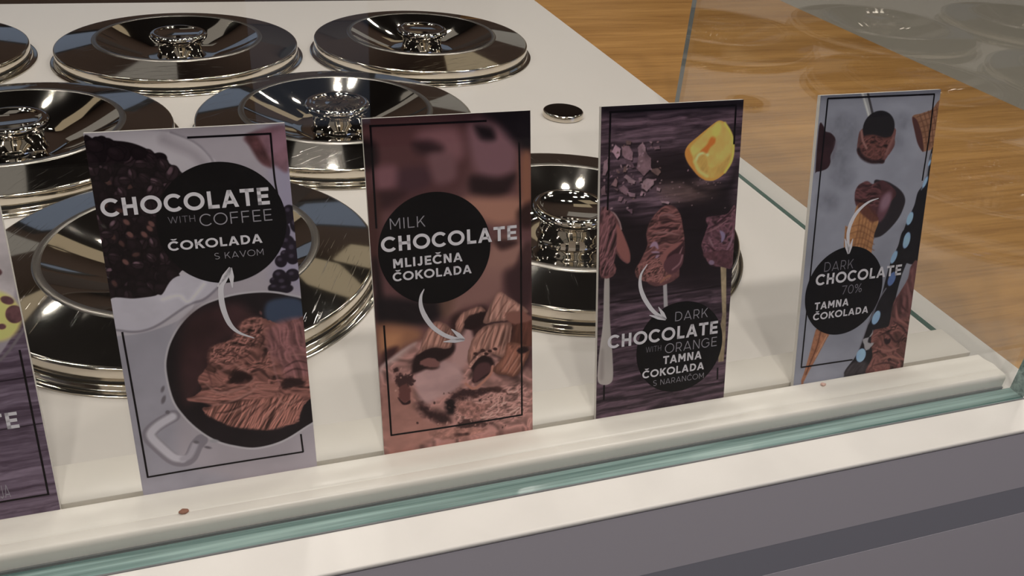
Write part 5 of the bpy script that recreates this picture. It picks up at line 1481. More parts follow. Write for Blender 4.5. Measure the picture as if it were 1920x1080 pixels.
    ('ell',(28.6,31.4,0.969,0.621,1.108,(138,108,116)),{'soft':0.4}),
    ('ell',(31,55.6,0.734,0.4,0.399,(130,100,108)),{'soft':0.4}),
    ('ell',(6.6,65.8,0.401,0.354,1.697,(120,92,100)),{'soft':0.4}),
    ('ell',(11.3,40,1.014,0.582,1.288,(112,86,92)),{'soft':0.4}),
    ('ell',(7.6,43.3,0.896,0.492,2.565,(138,108,116)),{'soft':0.4}),
    ('ell',(14.2,37.3,1.087,0.548,1.246,(142,114,120)),{'soft':0.4}),
    ('ell',(34.1,40.7,1.051,0.372,0.071,(120,92,100)),{'soft':0.4}),
    ('ell',(33,42,0.428,0.368,1.177,(98,74,84)),{'soft':0.4}),
    ('ell',(12.4,40.9,1.055,0.691,0.737,(104,80,76)),{'soft':0.4}),
    ('ell',(34.7,26.7,0.6,0.546,2.977,(124,94,96)),{'soft':0.4}),
    ('ell',(11.4,28.6,0.92,0.359,2.281,(104,80,76)),{'soft':0.4}),
    ('ell',(19.4,64.5,0.83,0.666,0.08,(142,114,120)),{'soft':0.4}),
    ('ell',(9.1,60,0.814,0.318,0.757,(98,74,84)),{'soft':0.4}),
    ('ell',(20.3,37.7,0.881,0.396,1.289,(144,116,122)),{'soft':0.4}),
    ('ell',(5.7,31.1,1.067,0.624,2.576,(144,116,122)),{'soft':0.4}),
    ('ell',(2.9,45.4,0.904,0.749,1.395,(130,100,108)),{'soft':0.4}),
    ('ell',(22.8,44.8,0.945,0.591,1.945,(98,74,84)),{'soft':0.4}),
    ('ell',(86.4,53.3,0.539,0.465,0,(120,96,96)),{'soft':0.4}),
    ('ell',(65,55.3,0.377,0.476,0,(120,96,96)),{'soft':0.4}),
    ('ell',(81.1,51.4,0.415,0.546,0,(120,96,96)),{'soft':0.4}),
    ('ell',(80.8,63,0.313,0.517,0,(120,96,96)),{'soft':0.4}),
    ('ell',(91.2,70.5,0.651,0.315,0,(120,96,96)),{'soft':0.4}),
    ('ell',(82.9,54.5,0.623,0.586,0,(120,96,96)),{'soft':0.4}),
    ('ell',(75.9,52.3,0.446,0.575,0,(120,96,96)),{'soft':0.4}),
    ('ell',(47.4,59.4,0.507,0.348,0,(120,96,96)),{'soft':0.4}),
    ('ell',(71.1,50.2,0.354,0.414,0,(120,96,96)),{'soft':0.4}),
    ('ell',(43,48.4,0.588,0.523,0,(120,96,96)),{'soft':0.4}),
    ('ell',(84.7,53,0.516,0.394,0,(120,96,96)),{'soft':0.4}),
    ('ell',(70.5,58.8,0.769,0.412,0,(120,96,96)),{'soft':0.4}),
    ('ell',(42.7,60.7,0.376,0.489,0,(120,96,96)),{'soft':0.4}),
    ('ell',(66.1,66.7,0.577,0.486,0,(120,96,96)),{'soft':0.4}),
    ('ell',(53.1,58.7,0.427,0.525,0,(120,96,96)),{'soft':0.4}),
    ('ell',(65.8,51.6,0.417,0.411,0,(120,96,96)),{'soft':0.4}),
    ('ell',(77.3,53.3,0.657,0.497,0,(120,96,96)),{'soft':0.4}),
    ('ell',(44.2,60.2,0.346,0.337,0,(120,96,96)),{'soft':0.4}),
    ('ell',(69.9,53.9,0.738,0.444,0,(120,96,96)),{'soft':0.4}),
    ('ell',(56.5,63.7,0.315,0.518,0,(120,96,96)),{'soft':0.4}),
    ('ell',(42.1,50.1,0.776,0.504,0,(120,96,96)),{'soft':0.4}),
    ('ell',(50.7,50.1,0.786,0.5,0,(120,96,96)),{'soft':0.4}),
    ('ell',(81.6,52.9,0.612,0.406,0,(120,96,96)),{'soft':0.4}),
    ('ell',(51.5,54.3,0.607,0.405,0,(120,96,96)),{'soft':0.4}),
    ('ell',(59,51.1,0.716,0.494,0,(120,96,96)),{'soft':0.4}),
    ('poly',([(60.7,50.7),(71.8,55.9),(91.1,53),(98.8,40.5),(96.4,57.8),(79.4,60.8)],(18,12,14)),{'soft':10,'op':0.8}),
    ('poly',([(59.1,32.1),(61.1,27),(67.4,22.2),(74.2,17.4),(81,13.1),(84.6,12.8),(88.1,15),(92.4,20.5),(95.1,27.5),(95.3,35),(93.4,41.8),(88.9,47.4),(82.4,51.1),(76.3,51),(70.1,47.7),(65,42.5),(61.1,37.5)],(206,148,66)),{'soft':0.6}),
    ('poly',([(59.1,32.1),(60.9,28.6),(64.5,34.1),(66,39.4),(71.2,47.2),(75.7,50.8),(70.1,47.7),(65,42.5),(61.1,37.5)],(208,132,58)),{'soft':1.6}),
    ('poly',([(63,28.7),(69.7,22.3),(81.1,14.1),(85.9,14.4),(91.2,20.9),(93.7,28.5),(93.1,38),(88.1,45.2),(81,49),(73.6,46.9),(68.5,41.7),(65.2,35.1)],(210,172,88)),{'soft':2,'tex':(6,6,0,0.12,91)}),
    ('poly',([(65.2,35.7),(69.1,32.2),(74.1,34.7),(78.2,42.4),(86.5,39.7),(92.2,34.8),(93.2,39.1),(88.2,46.3),(81.1,49.6),(73.7,47.4),(68.6,42.8)],(202,160,80)),{'soft':2.4,'tex':(3,8,0.4,0.14,92)}),
    ('line',([(67.1,37.4),(69.2,33.8),(73.7,32.5),(75.8,34.2)],1.8,(226,200,130)),{'soft':1.4}),
    ('line',([(66.5,37.9),(69.8,43.9),(76.1,48.1)],2.2,(222,186,104)),{'soft':1.6}),
    ('poly',([(70.3,31.3),(74.8,27.3),(77.5,22.3),(80.5,22.4),(80.7,26.6),(77.3,29.6),(75.2,33.1),(72.1,31.9)],(206,110,44)),{'soft':2}),
    ('line',([(87.1,14.4),(92.5,22.1),(94.6,30.6),(93.8,39.1),(89.4,46.4)],1.6,(222,190,84)),{'soft':1.2}),
    ('poly',([(74.3,19),(77.7,17.1),(79.2,21.3),(75.7,23.2)],(214,176,84)),{'soft':2.5}),
    ('ell',(81.4,18.3,3,5,0.3,(216,186,88)),{'soft':2}),
    ('poly',([(4.4,109.4),(7.7,109.8),(8.7,137.3),(11.3,164.8),(12.1,181.1),(10.1,185.4),(5.4,185.9),(1.2,182.9),(0.7,174.7),(1.9,158.9),(3.9,140)],(168,160,152)),{'soft':0.7,'tex':(8,30,0,0.1,95)}),
    ('poly',([(2.2,179.6),(2.6,161.2),(5.1,161.6),(5,180)],(138,128,122)),{'soft':3,'op':0.7}),
    ('poly',([(47,115.3),(49.8,115.6),(51.5,134.8),(48.6,135.6)],(164,158,158)),{'soft':0.6,'smooth':False}),
    ('poly',([(90.5,110.6),(95.1,111.1),(97.5,146.3),(98.3,165.3),(98,182),(93.8,182),(92.9,164.5),(94.4,145.9)],(150,132,102)),{'soft':0.7,'smooth':False,'tex':(6,6,0,0.35,96)}),
    ('poly',([(0.8,65.6),(7.8,65.7),(12.5,71.4),(16.2,80.4),(21.8,92.9),(22.6,99.6),(20.9,101.8),(16.1,98.9),(11.9,94.1),(10.4,102.7),(11,105),(1.8,106.2)],(104,66,66)),{'soft':0.8,'wob':0.4,'tex':(4,7,0.6,0.3,97,1)}),
    ('poly',([(10.9,75.6),(15.6,79.2),(21.4,92.8),(21.7,100.6),(17.3,98.5),(11.8,89.7)],(136,84,78)),{'soft':1.6}),
    ('line',([(3.3,65.8),(9.5,66.9),(13.7,72.6),(15.5,78.1)],1,(150,120,118)),{'soft':0.7}),
    ('line',([(8.1,79.6),(8.3,88.3),(10.8,94)],2.6,(168,134,146)),{'soft':2.4,'taper':True}),
    ('line',([(3.4,71.7),(6.7,68.8)],2,(140,104,110)),{'soft':1.5,'taper':True}),
    ('poly',([(1.1,95.2),(6.9,98),(12.1,102.8),(11.4,108.1),(6.1,110.2),(1.3,108)],(110,70,70)),{'soft':0.8,'wob':0.6,'tex':(3,3,0,0.4,98)}),
    ('poly',([(42.5,67.6),(47.2,65.3),(53.2,66.5),(57.6,72.1),(59.9,80),(61.6,90.2),(61.8,99.2),(58.8,106.8),(58.1,115.8),(41.2,119.6),(27.6,107.9),(31.4,98.3),(34.6,90.9),(33.7,82),(36.9,73.6)],(104,66,66)),{'soft':0.9,'wob':0.4,'tex':(10,4,-0.2,0.3,101,1.4)}),
    ('relief',([(42.5,67.6),(47.2,65.3),(53.2,66.5),(57.6,72.1),(59.9,80),(61.6,90.2),(57,94.2),(47.5,97.7),(40.6,105.9),(31.5,102.7),(31.4,98.3),(34.6,90.9),(33.7,82),(36.9,73.6)],(104,66,64),10,4,-0.15,5,101),{'soft':1.5,'warp':1.2}),
    ('relief',([(0.8,65.6),(7.8,65.7),(11.4,72.4),(12.4,89.8),(10.4,102.7),(11,105),(1.8,106.2)],(104,68,70),3,8,0.2,5,108),{'soft':1.5}),
    ('poly',([(46.2,97.6),(56.8,90.8),(61,90.1),(62.2,100.3),(57.6,107.8),(47.9,107.9)],(58,34,38)),{'soft':1.5}),
    ('poly',([(44.5,98.5),(52,92.6),(60.4,90.6),(57,94.2),(49.9,99.1),(47.9,106.7),(44.2,106.3)],(138,86,82)),{'soft':1.6}),
    ('line',([(39.5,80.3),(46.6,79.9),(56.3,81.9)],1.6,(56,32,34)),{'soft':1,'taper':True}),
    ('line',([(40.5,75),(47.6,74.5),(53.6,76.1)],1.4,(60,36,38)),{'soft':1,'taper':True}),
    ('line',([(37.3,83.4),(46.8,83.2),(57.7,85.9)],1.4,(140,98,96)),{'soft':1,'taper':True}),
    ('line',([(42.7,71.9),(48.6,71.3),(54.7,73.5)],1.3,(132,92,92)),{'soft':1,'taper':True}),
    ('line',([(36.5,92.1),(40,90.3),(42.5,93.8)],3,(152,122,142)),{'soft':1,'taper':True}),
    ('line',([(37.8,95.6),(42.6,97.2),(40.4,101.4)],2.4,(150,120,138)),{'soft':1,'taper':True}),
    ('line',([(33.3,102.9),(37.9,97.8),(46.2,97.6)],1.4,(60,36,38)),{'soft':1,'taper':True}),
    ('line',([(32.2,106.2),(38.2,104.6)],1.8,(140,100,104)),{'soft':1,'taper':True}),
    ('line',([(50.2,104.7),(57.3,100.9),(60.6,94.5)],1.2,(150,108,110)),{'soft':1,'taper':True}),
    ('line',([(42.3,89.4),(49.4,88.4),(56.7,88.6)],1.3,(66,40,42)),{'soft':1,'taper':True}),
    ('poly',([(26.9,105.4),(30.3,102.5),(41.2,100.4),(47.3,106.5),(52.3,113.7),(50.1,116.7),(41.9,116.9),(32.5,114.8),(27.1,110.9)],(122,78,74)),{'soft':0.8,'wob':0.5,'tex':(3,3,0,0.3,103)}),
    ('relief',([(26.9,105.4),(30.3,102.5),(41.2,100.4),(47.3,106.5),(52.3,113.7),(50.1,116.7),(41.9,116.9),(32.5,114.8),(27.1,110.9)],(120,78,74),3,3,0,4,103),{'soft':1.2,'wob':0.5}),
    ('poly',([(48.3,102.3),(55.1,98.6),(61.1,100.3),(60.9,106.9),(55.8,111.8),(51,111.9),(47.3,107.6)],(88,54,60)),{'soft':1.2}),
    ('line',([(53.9,109.4),(59,105.6),(60.9,100.3)],1.2,(140,100,104)),{'soft':1}),
    ('line',([(45.4,117.3),(50,114),(52.3,113.7)],1.6,(150,98,80)),{'soft':1}),
    ('poly',([(77.9,76.1),(78.9,81.7),(76.3,89.3),(75.2,96),(79.1,104.3),(82.5,109.3),(91.5,111.4),(101,110.1),(99.3,71.2),(92.7,75.1)],(92,58,66)),{'soft':1,'wob':0.5,'tex':(5,5,0.8,0.34,105,1.2)}),
    ('relief',([(77.9,76.1),(78.9,81.7),(76.3,89.3),(75.2,96),(79.1,104.3),(82.5,109.3),(91.5,111.4),(101,110.1),(99.3,71.2),(92.7,75.1)],(92,60,68),6,4,0.8,5,105),{'soft':1.2,'wob':0.4}),
    ('line',([(77.8,84.4),(85.7,81.2),(92.8,76.3),(98.7,71.2)],1.4,(52,30,36)),{'soft':1,'taper':True}),
    ('line',([(78.5,86.2),(85.8,83.5),(94.2,78.6)],1.2,(132,92,98)),{'soft':1,'taper':True}),
    ('line',([(88.5,86),(91.2,89.6),(90.3,94.1)],3,(128,112,140)),{'soft':1,'taper':True}),
    ('line',([(79,94.1),(87,101.7),(90.1,108.9)],1.4,(56,32,38)),{'soft':1,'taper':True}),
    ('line',([(93.4,102.4),(97.8,93.6),(98.6,86.9)],1.6,(132,96,110)),{'soft':1,'taper':True}),
    ('line',([(80,89.7),(84.2,96.9)],1.4,(130,96,104)),{'soft':1,'taper':True}),
    ('poly',([(76.7,100.8),(84.4,107.1),(92,111.3),(98.2,112),(98.6,100.8)],(84,52,58)),{'soft':1,'wob':0.5,'tex':(3,3,0,0.4,106)}),
    ('ell',(83.4,107.6,2.2,1.6,0.3,(130,108,128)),{'soft':1}),
    ('grade',(0.92,(1,0.99,1.02)),{}),
]
SIGNS.append(dict(ops=ops, **{'x':0.38,'label':'dark wood sign with half an orange and chocolate-coated spoons, CHOCOLATE WITH ORANGE','base':(60,46,54),'badge':(62.4,166.2,33.3),'border':[[(5.2,3.5),(45.4,3.5),(94.7,3.4)],[(94.5,3.4),(94.8,28.5)],[(6.1,3.5),(5.5,65)],[(93.4,186.2),(93.8,195.4)],[(5.6,185.9),(5.6,197.1)]],'bw':1.3,'arrow':[(34.9,103.6),(30.6,110.2),(30.2,117.8),(32.9,125.8),(37.8,133.7),(41.6,138.1),(44.6,140.5)],'head':[(50.4,144.2),(44.4,134.6),(37.8,139.7)],'text':[('DARK','l','ink_grey',57.1,146.6,25.9,6.7),('CHOCOLATE','b','ink_white',7.4,159.8,84.2,9.4),('WITH','l','ink_dim',36.1,166.6,11.8,4),('ORANGE','l','ink_grey',50.7,169.2,40.7,6.9),('TAMNA','b','ink_white',49.6,177.2,30.2,6),('ČOKOLADA','b','ink_white',34.1,185.6,48.1,5.6),('S NARANČOM','l','ink_grey',42.6,192.4,40,4.1)]}))
ops = [
    ('mottle',(22,18,0.09,115),{}),
    ('ell',(20.5,23.1,14,9.8,0.4,(104,104,116)),{'soft':9,'op':0.55,'tex':(4,4,0,0.2,400)}),
    ('ell',(19,40.1,12,8.4,0.4,(104,104,116)),{'soft':9,'op':0.55,'tex':(4,4,0,0.2,370)}),
    ('ell',(24.8,56.9,10,7,0.4,(104,104,116)),{'soft':9,'op':0.55,'tex':(4,4,0,0.2,400)}),
    ('ell',(69.7,20.6,9,6.3,0.4,(104,104,116)),{'soft':9,'op':0.55,'tex':(4,4,0,0.2,800)}),
    ('ell',(66.8,34.8,8,5.6,0.4,(104,104,116)),{'soft':9,'op':0.55,'tex':(4,4,0,0.2,760)}),
    ('ell',(14.4,72.8,9,6.3,0.4,(104,104,116)),{'soft':9,'op':0.55,'tex':(4,4,0,0.2,300)}),
    ('ell',(36.7,35.1,7,4.9,0.4,(104,104,116)),{'soft':9,'op':0.55,'tex':(4,4,0,0.2,520)}),
    ('ell',(88.8,100.9,8,5.6,0.4,(104,104,116)),{'soft':9,'op':0.55,'tex':(4,4,0,0.2,850)}),
    ('poly',([(-1.4,-0.6),(100.9,-0.4),(100.8,2.7),(-1,2.3)],(104,104,118)),{'soft':5,'smooth':False,'op':0.6}),
    ('poly',([(1,20),(4.6,20.4),(6.2,23.8),(11.2,25.5),(15.3,29.8),(14.8,35.8),(12.7,40.7),(13,45.8),(10.4,49.7),(2.8,51.2),(1.3,49.1)],(46,26,30)),{'soft':0.9,'tex':(8,8,0,0.3,117)}),
    ('line',([(14.3,41.8),(15.5,36.8),(15.8,31.8)],2,(100,90,102)),{'soft':2.5,'op':0.6}),
    ('poly',([(32,-0.4),(37.5,-0.1),(45.2,15.8),(40.5,17.1)],(150,148,152)),{'soft':0.7,'smooth':False}),
    ('poly',([(36.9,-0.2),(38.7,-0.1),(45.4,15.3),(43.5,15.8)],(64,60,64)),{'soft':0.6,'smooth':False}),
    ('line',([(33.6,0.1),(41.1,15.6)],1.4,(190,188,188)),{'soft':0.8}),
    ('poly',([(36.5,23.9),(34,28.8),(34,35.9),(35.1,41.1),(39.2,43.9),(44.5,46.4),(48.5,48.4),(53.5,48),(57.4,48.8),(59.5,45.8),(64.4,39.9),(65.5,32.7),(63.7,24.4),(51,21.7)],(96,60,58)),{'soft':0.8,'wob':0.6,'tex':(5,7,0.3,0.28,119)}),
    ('ell',(50.4,23.9,13.4,11.6,0.15,(30,26,28)),{'soft':0.9}),
    ('poly',([(37.8,29.6),(45.7,28.5),(56.1,31.1),(63.1,31),(59.9,39.6),(53.3,46.4),(45.4,43.8),(39.4,36.3)],(84,48,44)),{'soft':2,'tex':(4,4,0,0.25,120)}),
    ('relief',([(37.4,31.1),(45.8,29),(56.2,31.6),(63.2,32),(59.9,39.6),(54.7,47),(45.5,44.9),(37.2,38.2)],(88,52,48),4,3,0.3,4,120),{'soft':2.5}),
    ('line',([(36,25.4),(38.2,32.1),(42,37.4)],1.6,(142,98,92)),{'soft':1.2}),
    ('line',([(63.8,31.5),(61.4,36.6),(59.1,42.6)],2,(128,84,80)),{'soft':1.5}),
    ('line',([(35.3,38.1),(39.1,43.4),(47.1,47.1),(57.3,47.7)],2.6,(40,24,26)),{'soft':1.6,'tex':(1.5,1.5,0,0.5,4)}),
    ('poly',([(78,18),(85.6,15.8),(94.2,13.6),(101.2,8.8),(107.1,42.5),(99.1,42),(91.3,42.8),(87.3,38.1),(82.7,29.5)],(134,92,70)),{'soft':0.8,'tex':(3,3,0.7,0.2,121)}),
    ('poly',([(78,18.2),(83.3,21.3),(88.9,31.9),(91.8,41.5),(90.7,42.7),(85.8,37),(81.8,28.4)],(74,42,40)),{'soft':1}),
    ('line',([(84.4,16.7),(90,26.8),(93.9,38.5)],0.7,(100,64,48)),{'soft':0.8}),
    ('line',([(82.1,18.2),(101.9,13)],0.7,(104,68,50)),{'soft':0.8}),
    ('line',([(87.9,15.7),(93.4,27),(96.8,38.7)],0.7,(100,64,48)),{'soft':0.8}),
    ('line',([(84,21.8),(102.8,17.6)],0.7,(104,68,50)),{'soft':0.8}),
    ('line',([(91.3,14.6),(96.8,27.2),(99.7,38.9)],0.7,(100,64,48)),{'soft':0.8}),
    ('line',([(85.9,25.6),(103.6,22.3)],0.7,(104,68,50)),{'soft':0.8}),
    ('line',([(94.8,13.5),(100.3,27.4),(102.7,39)],0.7,(100,64,48)),{'soft':0.8}),
    ('line',([(87.8,29.3),(104.4,27.1)],0.7,(104,68,50)),{'soft':0.8}),
    ('line',([(98.2,12.5),(103.7,27.6),(105.6,39.2)],0.7,(100,64,48)),{'soft':0.8}),
    ('line',([(89.7,33),(105.2,31.8)],0.7,(104,68,50)),{'soft':0.8}),
    ('line',([(101.7,11.4),(107.2,27.7),(108.6,39.4)],0.7,(100,64,48)),{'soft':0.8}),
    ('line',([(91.6,36.8),(106.1,36.6)],0.7,(104,68,50)),{'soft':0.8}),
    ('poly',([(51.7,62),(58,61.2),(66,63.6),(76,69.7),(80.9,76.1),(80.6,82.6),(76.7,91),(68.7,99.1),(61.4,102.8),(55.8,100.1),(58.1,79.6)],(40,34,38)),{'soft':1.2}),
    ('poly',([(36.6,71.4),(38.1,64.2),(45.3,61),(50.7,63.5),(58,61.4),(66.3,65.2),(72.5,72.1),(65.9,80.2),(59.6,90.6),(53.6,84.6),(47.7,78.7),(40.1,79.2)],(74,42,46)),{'soft':1,'wob':0.4,'tex':(7,5,0.5,0.3,123)}),
    ('relief',([(36.6,71.4),(38.1,64.2),(45.3,61),(50.7,63.5),(55.6,62.3),(59.2,70),(58.1,79.6),(47.7,78.7),(40.1,79.2)],(82,48,50),7,3,0.2,4,123),{'soft':2}),
    ('poly',([(59.6,72.2),(67.2,71.7),(67.9,80.4),(63.4,89.8),(58.5,91.6),(58.2,80.7)],(96,60,70)),{'soft':3}),
    ('ell',(64.1,76.9,4,7,0.4,(140,106,122)),{'soft':4,'op':0.8}),
    ('poly',([(38.8,79.1),(42.3,76.2),(47.7,78.7),(53.6,84.6),(59.6,90.6),(57.4,100.2),(57,109),(54.3,117.7),(34.7,115.6),(31.2,93.4),(33,92.5),(36.4,89.6)],(164,112,72)),{'soft':0.8,'tex':(3,3,0.7,0.2,125)}),
    ('line',([(39.7,115.1),(42.4,96.6),(43,81.6)],0.7,(104,60,40)),{'soft':1,'op':0.6}),
    ('line',([(32.5,93.6),(44.4,92.5),(56.9,99.1)],0.7,(110,66,44)),{'soft':1,'op':0.6}),
    ('line',([(42.6,115.3),(45.3,96.9),(46.1,81.8)],0.7,(104,60,40)),{'soft':1,'op':0.6}),
    ('line',([(33.1,98.5),(45.1,97.1),(57.6,103.6)],0.7,(110,66,44)),{'soft':1,'op':0.6}),
    ('line',([(45.5,115.6),(48.2,97.2),(49.2,82.1)],0.7,(104,60,40)),{'soft':1,'op':0.6}),
    ('line',([(33.8,103.5),(45.7,101.8),(58.2,108)],0.7,(110,66,44)),{'soft':1,'op':0.6}),
    ('line',([(48.4,115.9),(51,97.4),(52.3,82.3)],0.7,(104,60,40)),{'soft':1,'op':0.6}),
    ('line',([(34.4,108.5),(46.3,106.4),(58.8,112.5)],0.7,(110,66,44)),{'soft':1,'op':0.6}),
    ('line',([(51.3,116.2),(53.9,97.7),(55.4,82.6)],0.7,(104,60,40)),{'soft':1,'op':0.6}),
    ('line',([(35.1,113.5),(47,111.1),(59.5,117.1)],0.7,(110,66,44)),{'soft':1,'op':0.6}),
    ('poly',([(39.8,77),(47.4,76.6),(56.2,84.8),(59.5,89.5),(54.5,91.2),(48.9,87.5),(43.3,83.7)],(84,46,40)),{'soft':2,'wob':0.8,'op':0.85}),
    ('poly',([(105.3,43.4),(100,39.9),(98,47.2),(98.1,55.8),(95.9,66.4),(91.6,72.6),(89.9,82.2),(85.1,93.9),(81.8,107),(79.8,120.3),(107.4,123.1),(105.5,56.3)],(24,22,26)),{'soft':0.9}),
    ('poly',([(83.9,99.2),(79.9,112.2),(75,124.1),(72.7,135.3),(70.5,147.7),(64.3,160.9),(58.8,179.1),(54,193.9),(45.2,209),(71.9,214.9),(80.6,179.6),(87.2,133.4),(100.9,100.7)],(26,24,28)),{'soft':0.9,'tex':(7,7,0.5,0.3,127)}),
    ('line',([(73.9,143.4),(68.4,152.1),(64.6,163.3),(61.5,170)],1.2,(110,106,118)),{'soft':0.9}),
    ('line',([(61,171.1),(57.9,182.5),(55.1,191.7)],1,(120,116,128)),{'soft':0.9}),
    ('line',([(99.6,45.2),(97.9,54.7),(97.9,62.2)],1.2,(110,112,124)),{'soft':0.8}),
    ('line',([(97.4,63.2),(94.6,70.6)],1.2,(90,94,110)),{'soft':0.8}),
    ('poly',([(52.1,199.7),(64.5,201.5),(66.1,212.8),(45.2,209)],(64,56,60)),{'soft':3,'op':0.7,'tex':(2,6,0.6,0.4,129)}),
    ('ell',(87.6,91.4,2.576,4.93,0.25,(134,166,212)),{'soft':0.8,'tex':(6,6,0,0.08,9)}),
    ('ell',(87.3,106.2,2.76,4.64,0.2,(134,166,212)),{'soft':0.8,'tex':(6,6,0,0.08,9)}),
    ('ell',(97.1,65.4,1.472,4.35,0.35,(134,166,212)),{'soft':0.8,'tex':(6,6,0,0.08,9)}),
    ('ell',(87.3,108.4,2.944,5.51,0.2,(134,166,212)),{'soft':0.8,'tex':(6,6,0,0.08,9)}),
    ('ell',(77.7,119.6,2.3,4.93,0.35,(134,166,212)),{'soft':0.8,'tex':(6,6,0,0.08,9)}),
    ('ell',(78.2,136.4,3.22,5.51,0.3,(86,108,160)),{'soft':0.8,'tex':(6,6,0,0.08,9)}),
    ('ell',(68.2,165.6,3.404,5.51,0.3,(134,166,212)),{'soft':0.8,'tex':(6,6,0,0.08,9)}),
    ('ell',(58.4,194.6,4.37,5.51,0,(134,166,212)),{'soft':0.8,'tex':(6,6,0,0.08,9)}),
    ('ell',(98.7,51.5,0.92,2.32,0.3,(134,166,212)),{'soft':0.8,'tex':(6,6,0,0.08,9)}),
    ('poly',([(100.5,127.4),(94.6,128.5),(93.3,137.6),(88,147.4),(83,155),(81.9,165.5),(79.8,174.7),(67.7,175.5),(66.3,184.9),(69.4,197.4),(66.1,212.8),(100.7,220.6),(107,171.1)],(104,64,62)),{'soft':1,'wob':0.4,'tex':(9,5,1,0.26,131,1.4)}),
    ('relief',([(100.5,127.4),(94.6,128.5),(93.3,137.6),(88,147.4),(83,155),(81.9,165.5),(87.1,168.5),(93.1,171.7),(107,171.1)],(100,62,62),16,5,1.2,2.5,135),{'soft':2}),
    ('relief',([(67.9,176.7),(79.8,174.7),(107,171.1),(100.7,220.6),(66.1,212.8),(69.4,197.4),(66.3,184.9)],(104,64,60),9,4,0.7,4.5,131),{'soft':2,'warp':1.6}),
    ('line',([(85.7,158.9),(88.5,168.7),(97.8,174.7)],2.2,(140,88,84)),{'soft':1.2,'taper':True}),
    ('line',([(84.1,184.9),(81.7,187),(78.5,184.1)],4,(40,24,28)),{'soft':1.2,'taper':True}),
    ('line',([(72.6,180.9),(80.6,179.6),(90.1,188.1),(97.5,181.9)],1.6,(56,32,34)),{'soft':1.2,'taper':True}),
    ('line',([(71.2,190.4),(82.8,194.4),(93.7,193.5)],1.8,(140,90,84)),{'soft':1.2,'taper':True}),
    ('line',([(76.8,200.9),(86.3,199.8),(98.2,204)],2,(136,86,78)),{'soft':1.2,'taper':True}),
    ('line',([(83.9,201.9),(87.4,202.2)],2.4,(48,28,30)),{'soft':1.2,'taper':True}),
    ('line',([(87.2,150.8),(91.3,159.5),(97.6,165.1)],1.6,(70,40,42)),{'soft':1.2,'taper':True}),
    ('line',([(92.3,139.8),(97,152),(98.7,162.8)],2.4,(124,80,80)),{'soft':1.2,'taper':True}),
    ('line',([(84.7,170.6),(93.9,176.6),(100.8,184.7)],1.6,(60,36,38)),{'soft':1.2,'taper':True}),
    ('line',([(70.5,204.8),(84.2,204.4),(96.2,209.9)],1.6,(70,40,40)),{'soft':1.2,'taper':True}),
    ('poly',([(59.1,181.5),(65.6,180),(66.3,175.3),(63.6,184.5),(69.2,185.9),(63.2,191.6),(59.8,186.4)],(150,146,152)),{'soft':1.2,'wob':0.8}),
    ('poly',([(15.9,167.5),(21.4,170.5),(27,173.6),(25.4,176.9),(17.4,192.2),(12,202.1),(8.8,208.6),(6.5,207.7),(8.6,200.4),(12,184.4),(14,173)],(154,100,74)),{'soft':1,'tex':(2.4,2.4,0.9,0.25,133)}),
    ('line',([(19.5,170.3),(17.5,181.7),(13.1,194),(10.2,203)],1,(98,58,44)),{'soft':0.9}),
    ('line',([(25.1,174.5),(17.2,189.8)],1,(186,134,104)),{'soft':0.9}),
    ('grade',(0.9,(1,1,1)),{}),
]
SIGNS.append(dict(ops=ops, **{'x':0.539,'label':'grey-blue sign with ice cream scoop, waffle cones and blue-dotted cloth, DARK CHOCOLATE 70%','base':(134,134,148),'badge':(36.4,141,33.6),'border':[[(5.5,2.2),(42.1,2.5),(95,3)],[(94.6,2.9),(95.1,30.2),(94.2,64.1)],[(5.8,2.1),(5.4,196.9)],[(5.4,196.6),(29.1,196.8),(51.1,197.1)]],'bw':1.2,'arrow':[(57.2,73.9),(48.6,76.1),(40.5,81.9),(35.8,89.5),(34.2,97),(34.7,102.5),(35.4,106.9)],'head':[(36.4,112.7),(31.8,101.1),(38.8,101.8)],'text':[('DARK','l','ink_dim',16.4,124.2,25.6,7),('CHOCOLATE','b','ink_white',10.5,134,75.5,8.2),('70%','l','ink_dim',34.1,143.4,17.6,6.7),('TAMNA','b','ink_white',11.7,152.6,29.7,5.6),('ČOKOLADA','b','ink_white',11.3,160.6,48.6,5.4)]}))


PRINT_GAIN = np.array([1.66, 1.70, 1.70])
LEAN = 0.2569
ZS = 0.0115


def print_mesh(im):
    me = bpy.data.meshes.new('printed_photo')
    co = np.zeros((NY, NX, 3), np.float32)
    co[..., 0] = (GX - CW / 2) / 1000 * U
    co[..., 2] = (CH - GY) / 1000 * U
    # carry the face on below the ledge so that the sign stands in its slot
    co[-1, :, 2] = -0.0085 * U
    me.vertices.add(NX * NY)
    me.vertices.foreach_set('co', co.ravel())
    idx = np.arange(NX * NY).reshape(NY, NX)
    q = np.stack([idx[1:, :-1], idx[1:, 1:], idx[:-1, 1:], idx[:-1, :-1]], -1).reshape(-1, 4)
    nf = len(q)
    me.loops.add(nf * 4)
    me.loops.foreach_set('vertex_index', q.ravel().astype(np.int32))
    me.polygons.add(nf)
    me.polygons.foreach_set('loop_start', np.arange(0, nf * 4, 4, dtype=np.int32))
    try:
        me.polygons.foreach_set('loop_total', np.full(nf, 4, np.int32))
    except Exception:
        pass
    me.update(calc_edges=True)
    im = np.clip(im, 0, 1)
    l = np.where(im <= 0.04045, im / 12.92, ((im + 0.055) / 1.055) ** 2.4)
    l = np.clip(l * PRINT_GAIN, 0, 0.9)
    at = me.color_attributes.new('print', 'FLOAT_COLOR', 'POINT')
    rgba = np.ones((NY * NX, 4), np.float32)
    rgba[:, :3] = l.reshape(-1, 3)
    at.data.foreach_set('color', rgba.ravel())
    me.materials.append(M['print'])
    return me


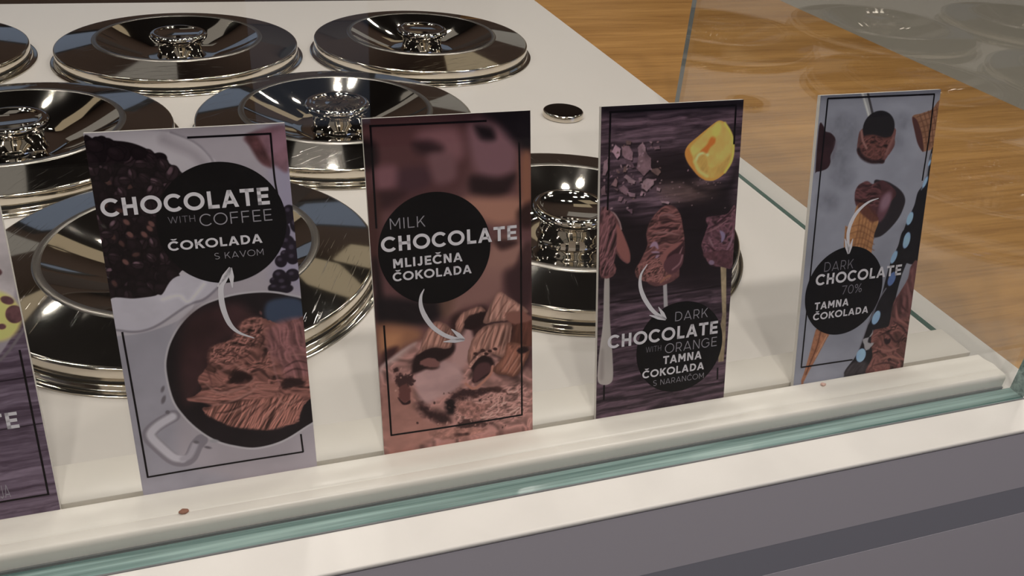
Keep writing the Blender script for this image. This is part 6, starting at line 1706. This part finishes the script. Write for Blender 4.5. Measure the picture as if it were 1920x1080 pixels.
def build_sign(spec):
    x = spec['x']
    t = thing('flavour_sign', spec['label'], 'sign', P(x + 0.05, 0.0, ZS), 'leaning flavour signs in the slot', (-LEAN, 0, 0))
    hw, h = 0.05, CH / 1000
    bm = bmesh.new()
    add_box(bm, -hw, hw, 0.00012, 0.0032, -0.0085, h)
    finish('board', bm, M['board'], t)
    cv = Canvas(spec['base'])
    cv.run(spec['ops'])
    link(bpy.data.objects.new('printed_photo', print_mesh(cv.im)), t)

    def part(name, m, depth, build):
        bm = bmesh.new()
        build(bm)
        face_front(bm)
        o = finish(name, bm, m, t)
        o.location = (0, -depth * U, 0)
        return o
    for s in spec['border']:
        part('border_line', M['ink_border'], 0.0001, lambda bm: stroke_mesh(bm, s, [spec.get('bw', 1.0)] * 2))
    if spec.get('badge'):
        bx, by, br = spec['badge']

        def disc(bm):
            bm.faces.new([bm.verts.new(((bx + br * math.cos(a) - CW / 2) / 1000, 0, (CH - by + br * math.sin(a)) / 1000)) for a in [2 * math.pi * i / 96 for i in range(96)]])
        part('badge', M['ink_dark'], 0.00018, disc)
    if spec.get('arrow'):
        def arr(bm):
            stroke_mesh(bm, spec['arrow'], [0.5, 1.6, 2.6, 3.1, 2.9, 2.6, 2.4])
            tip, w1, w2 = spec['head']
            e = np.array(spec['arrow'][-1])
            for w in (w1, w2):
                stroke_mesh(bm, [tip, (0.55 * tip[0] + 0.45 * w[0] + 0.0, 0.55 * tip[1] + 0.45 * w[1]), w], [1.6, 2.8, 0.5])
            stroke_mesh(bm, [e, tip], [2.4, 1.2])
        part('arrow', M['ink_white'], 0.00026, arr)
    for s, wgt, ink, u0, vb, wd, cap in spec['text']:
        th = 0.205 if wgt == 'b' else 0.088
        part('lettering', M[ink], 0.00026, lambda bm: lettering(bm, s, th, u0, vb, wd, cap, 0.10 if wgt == 'b' else 0.16))
    return t


for spec in SIGNS:
    build_sign(spec)

crumb('small brown crumb lying on the white ledge below the coffee sign', 0.1146, -0.0225, 0.0126, 0.0020, M['crumb'], 3)
crumb('faint pink crumb on the white ledge below the rightmost sign', 0.5600, -0.0068, 0.0117, 0.0017, M['crumb_pink'], 5)
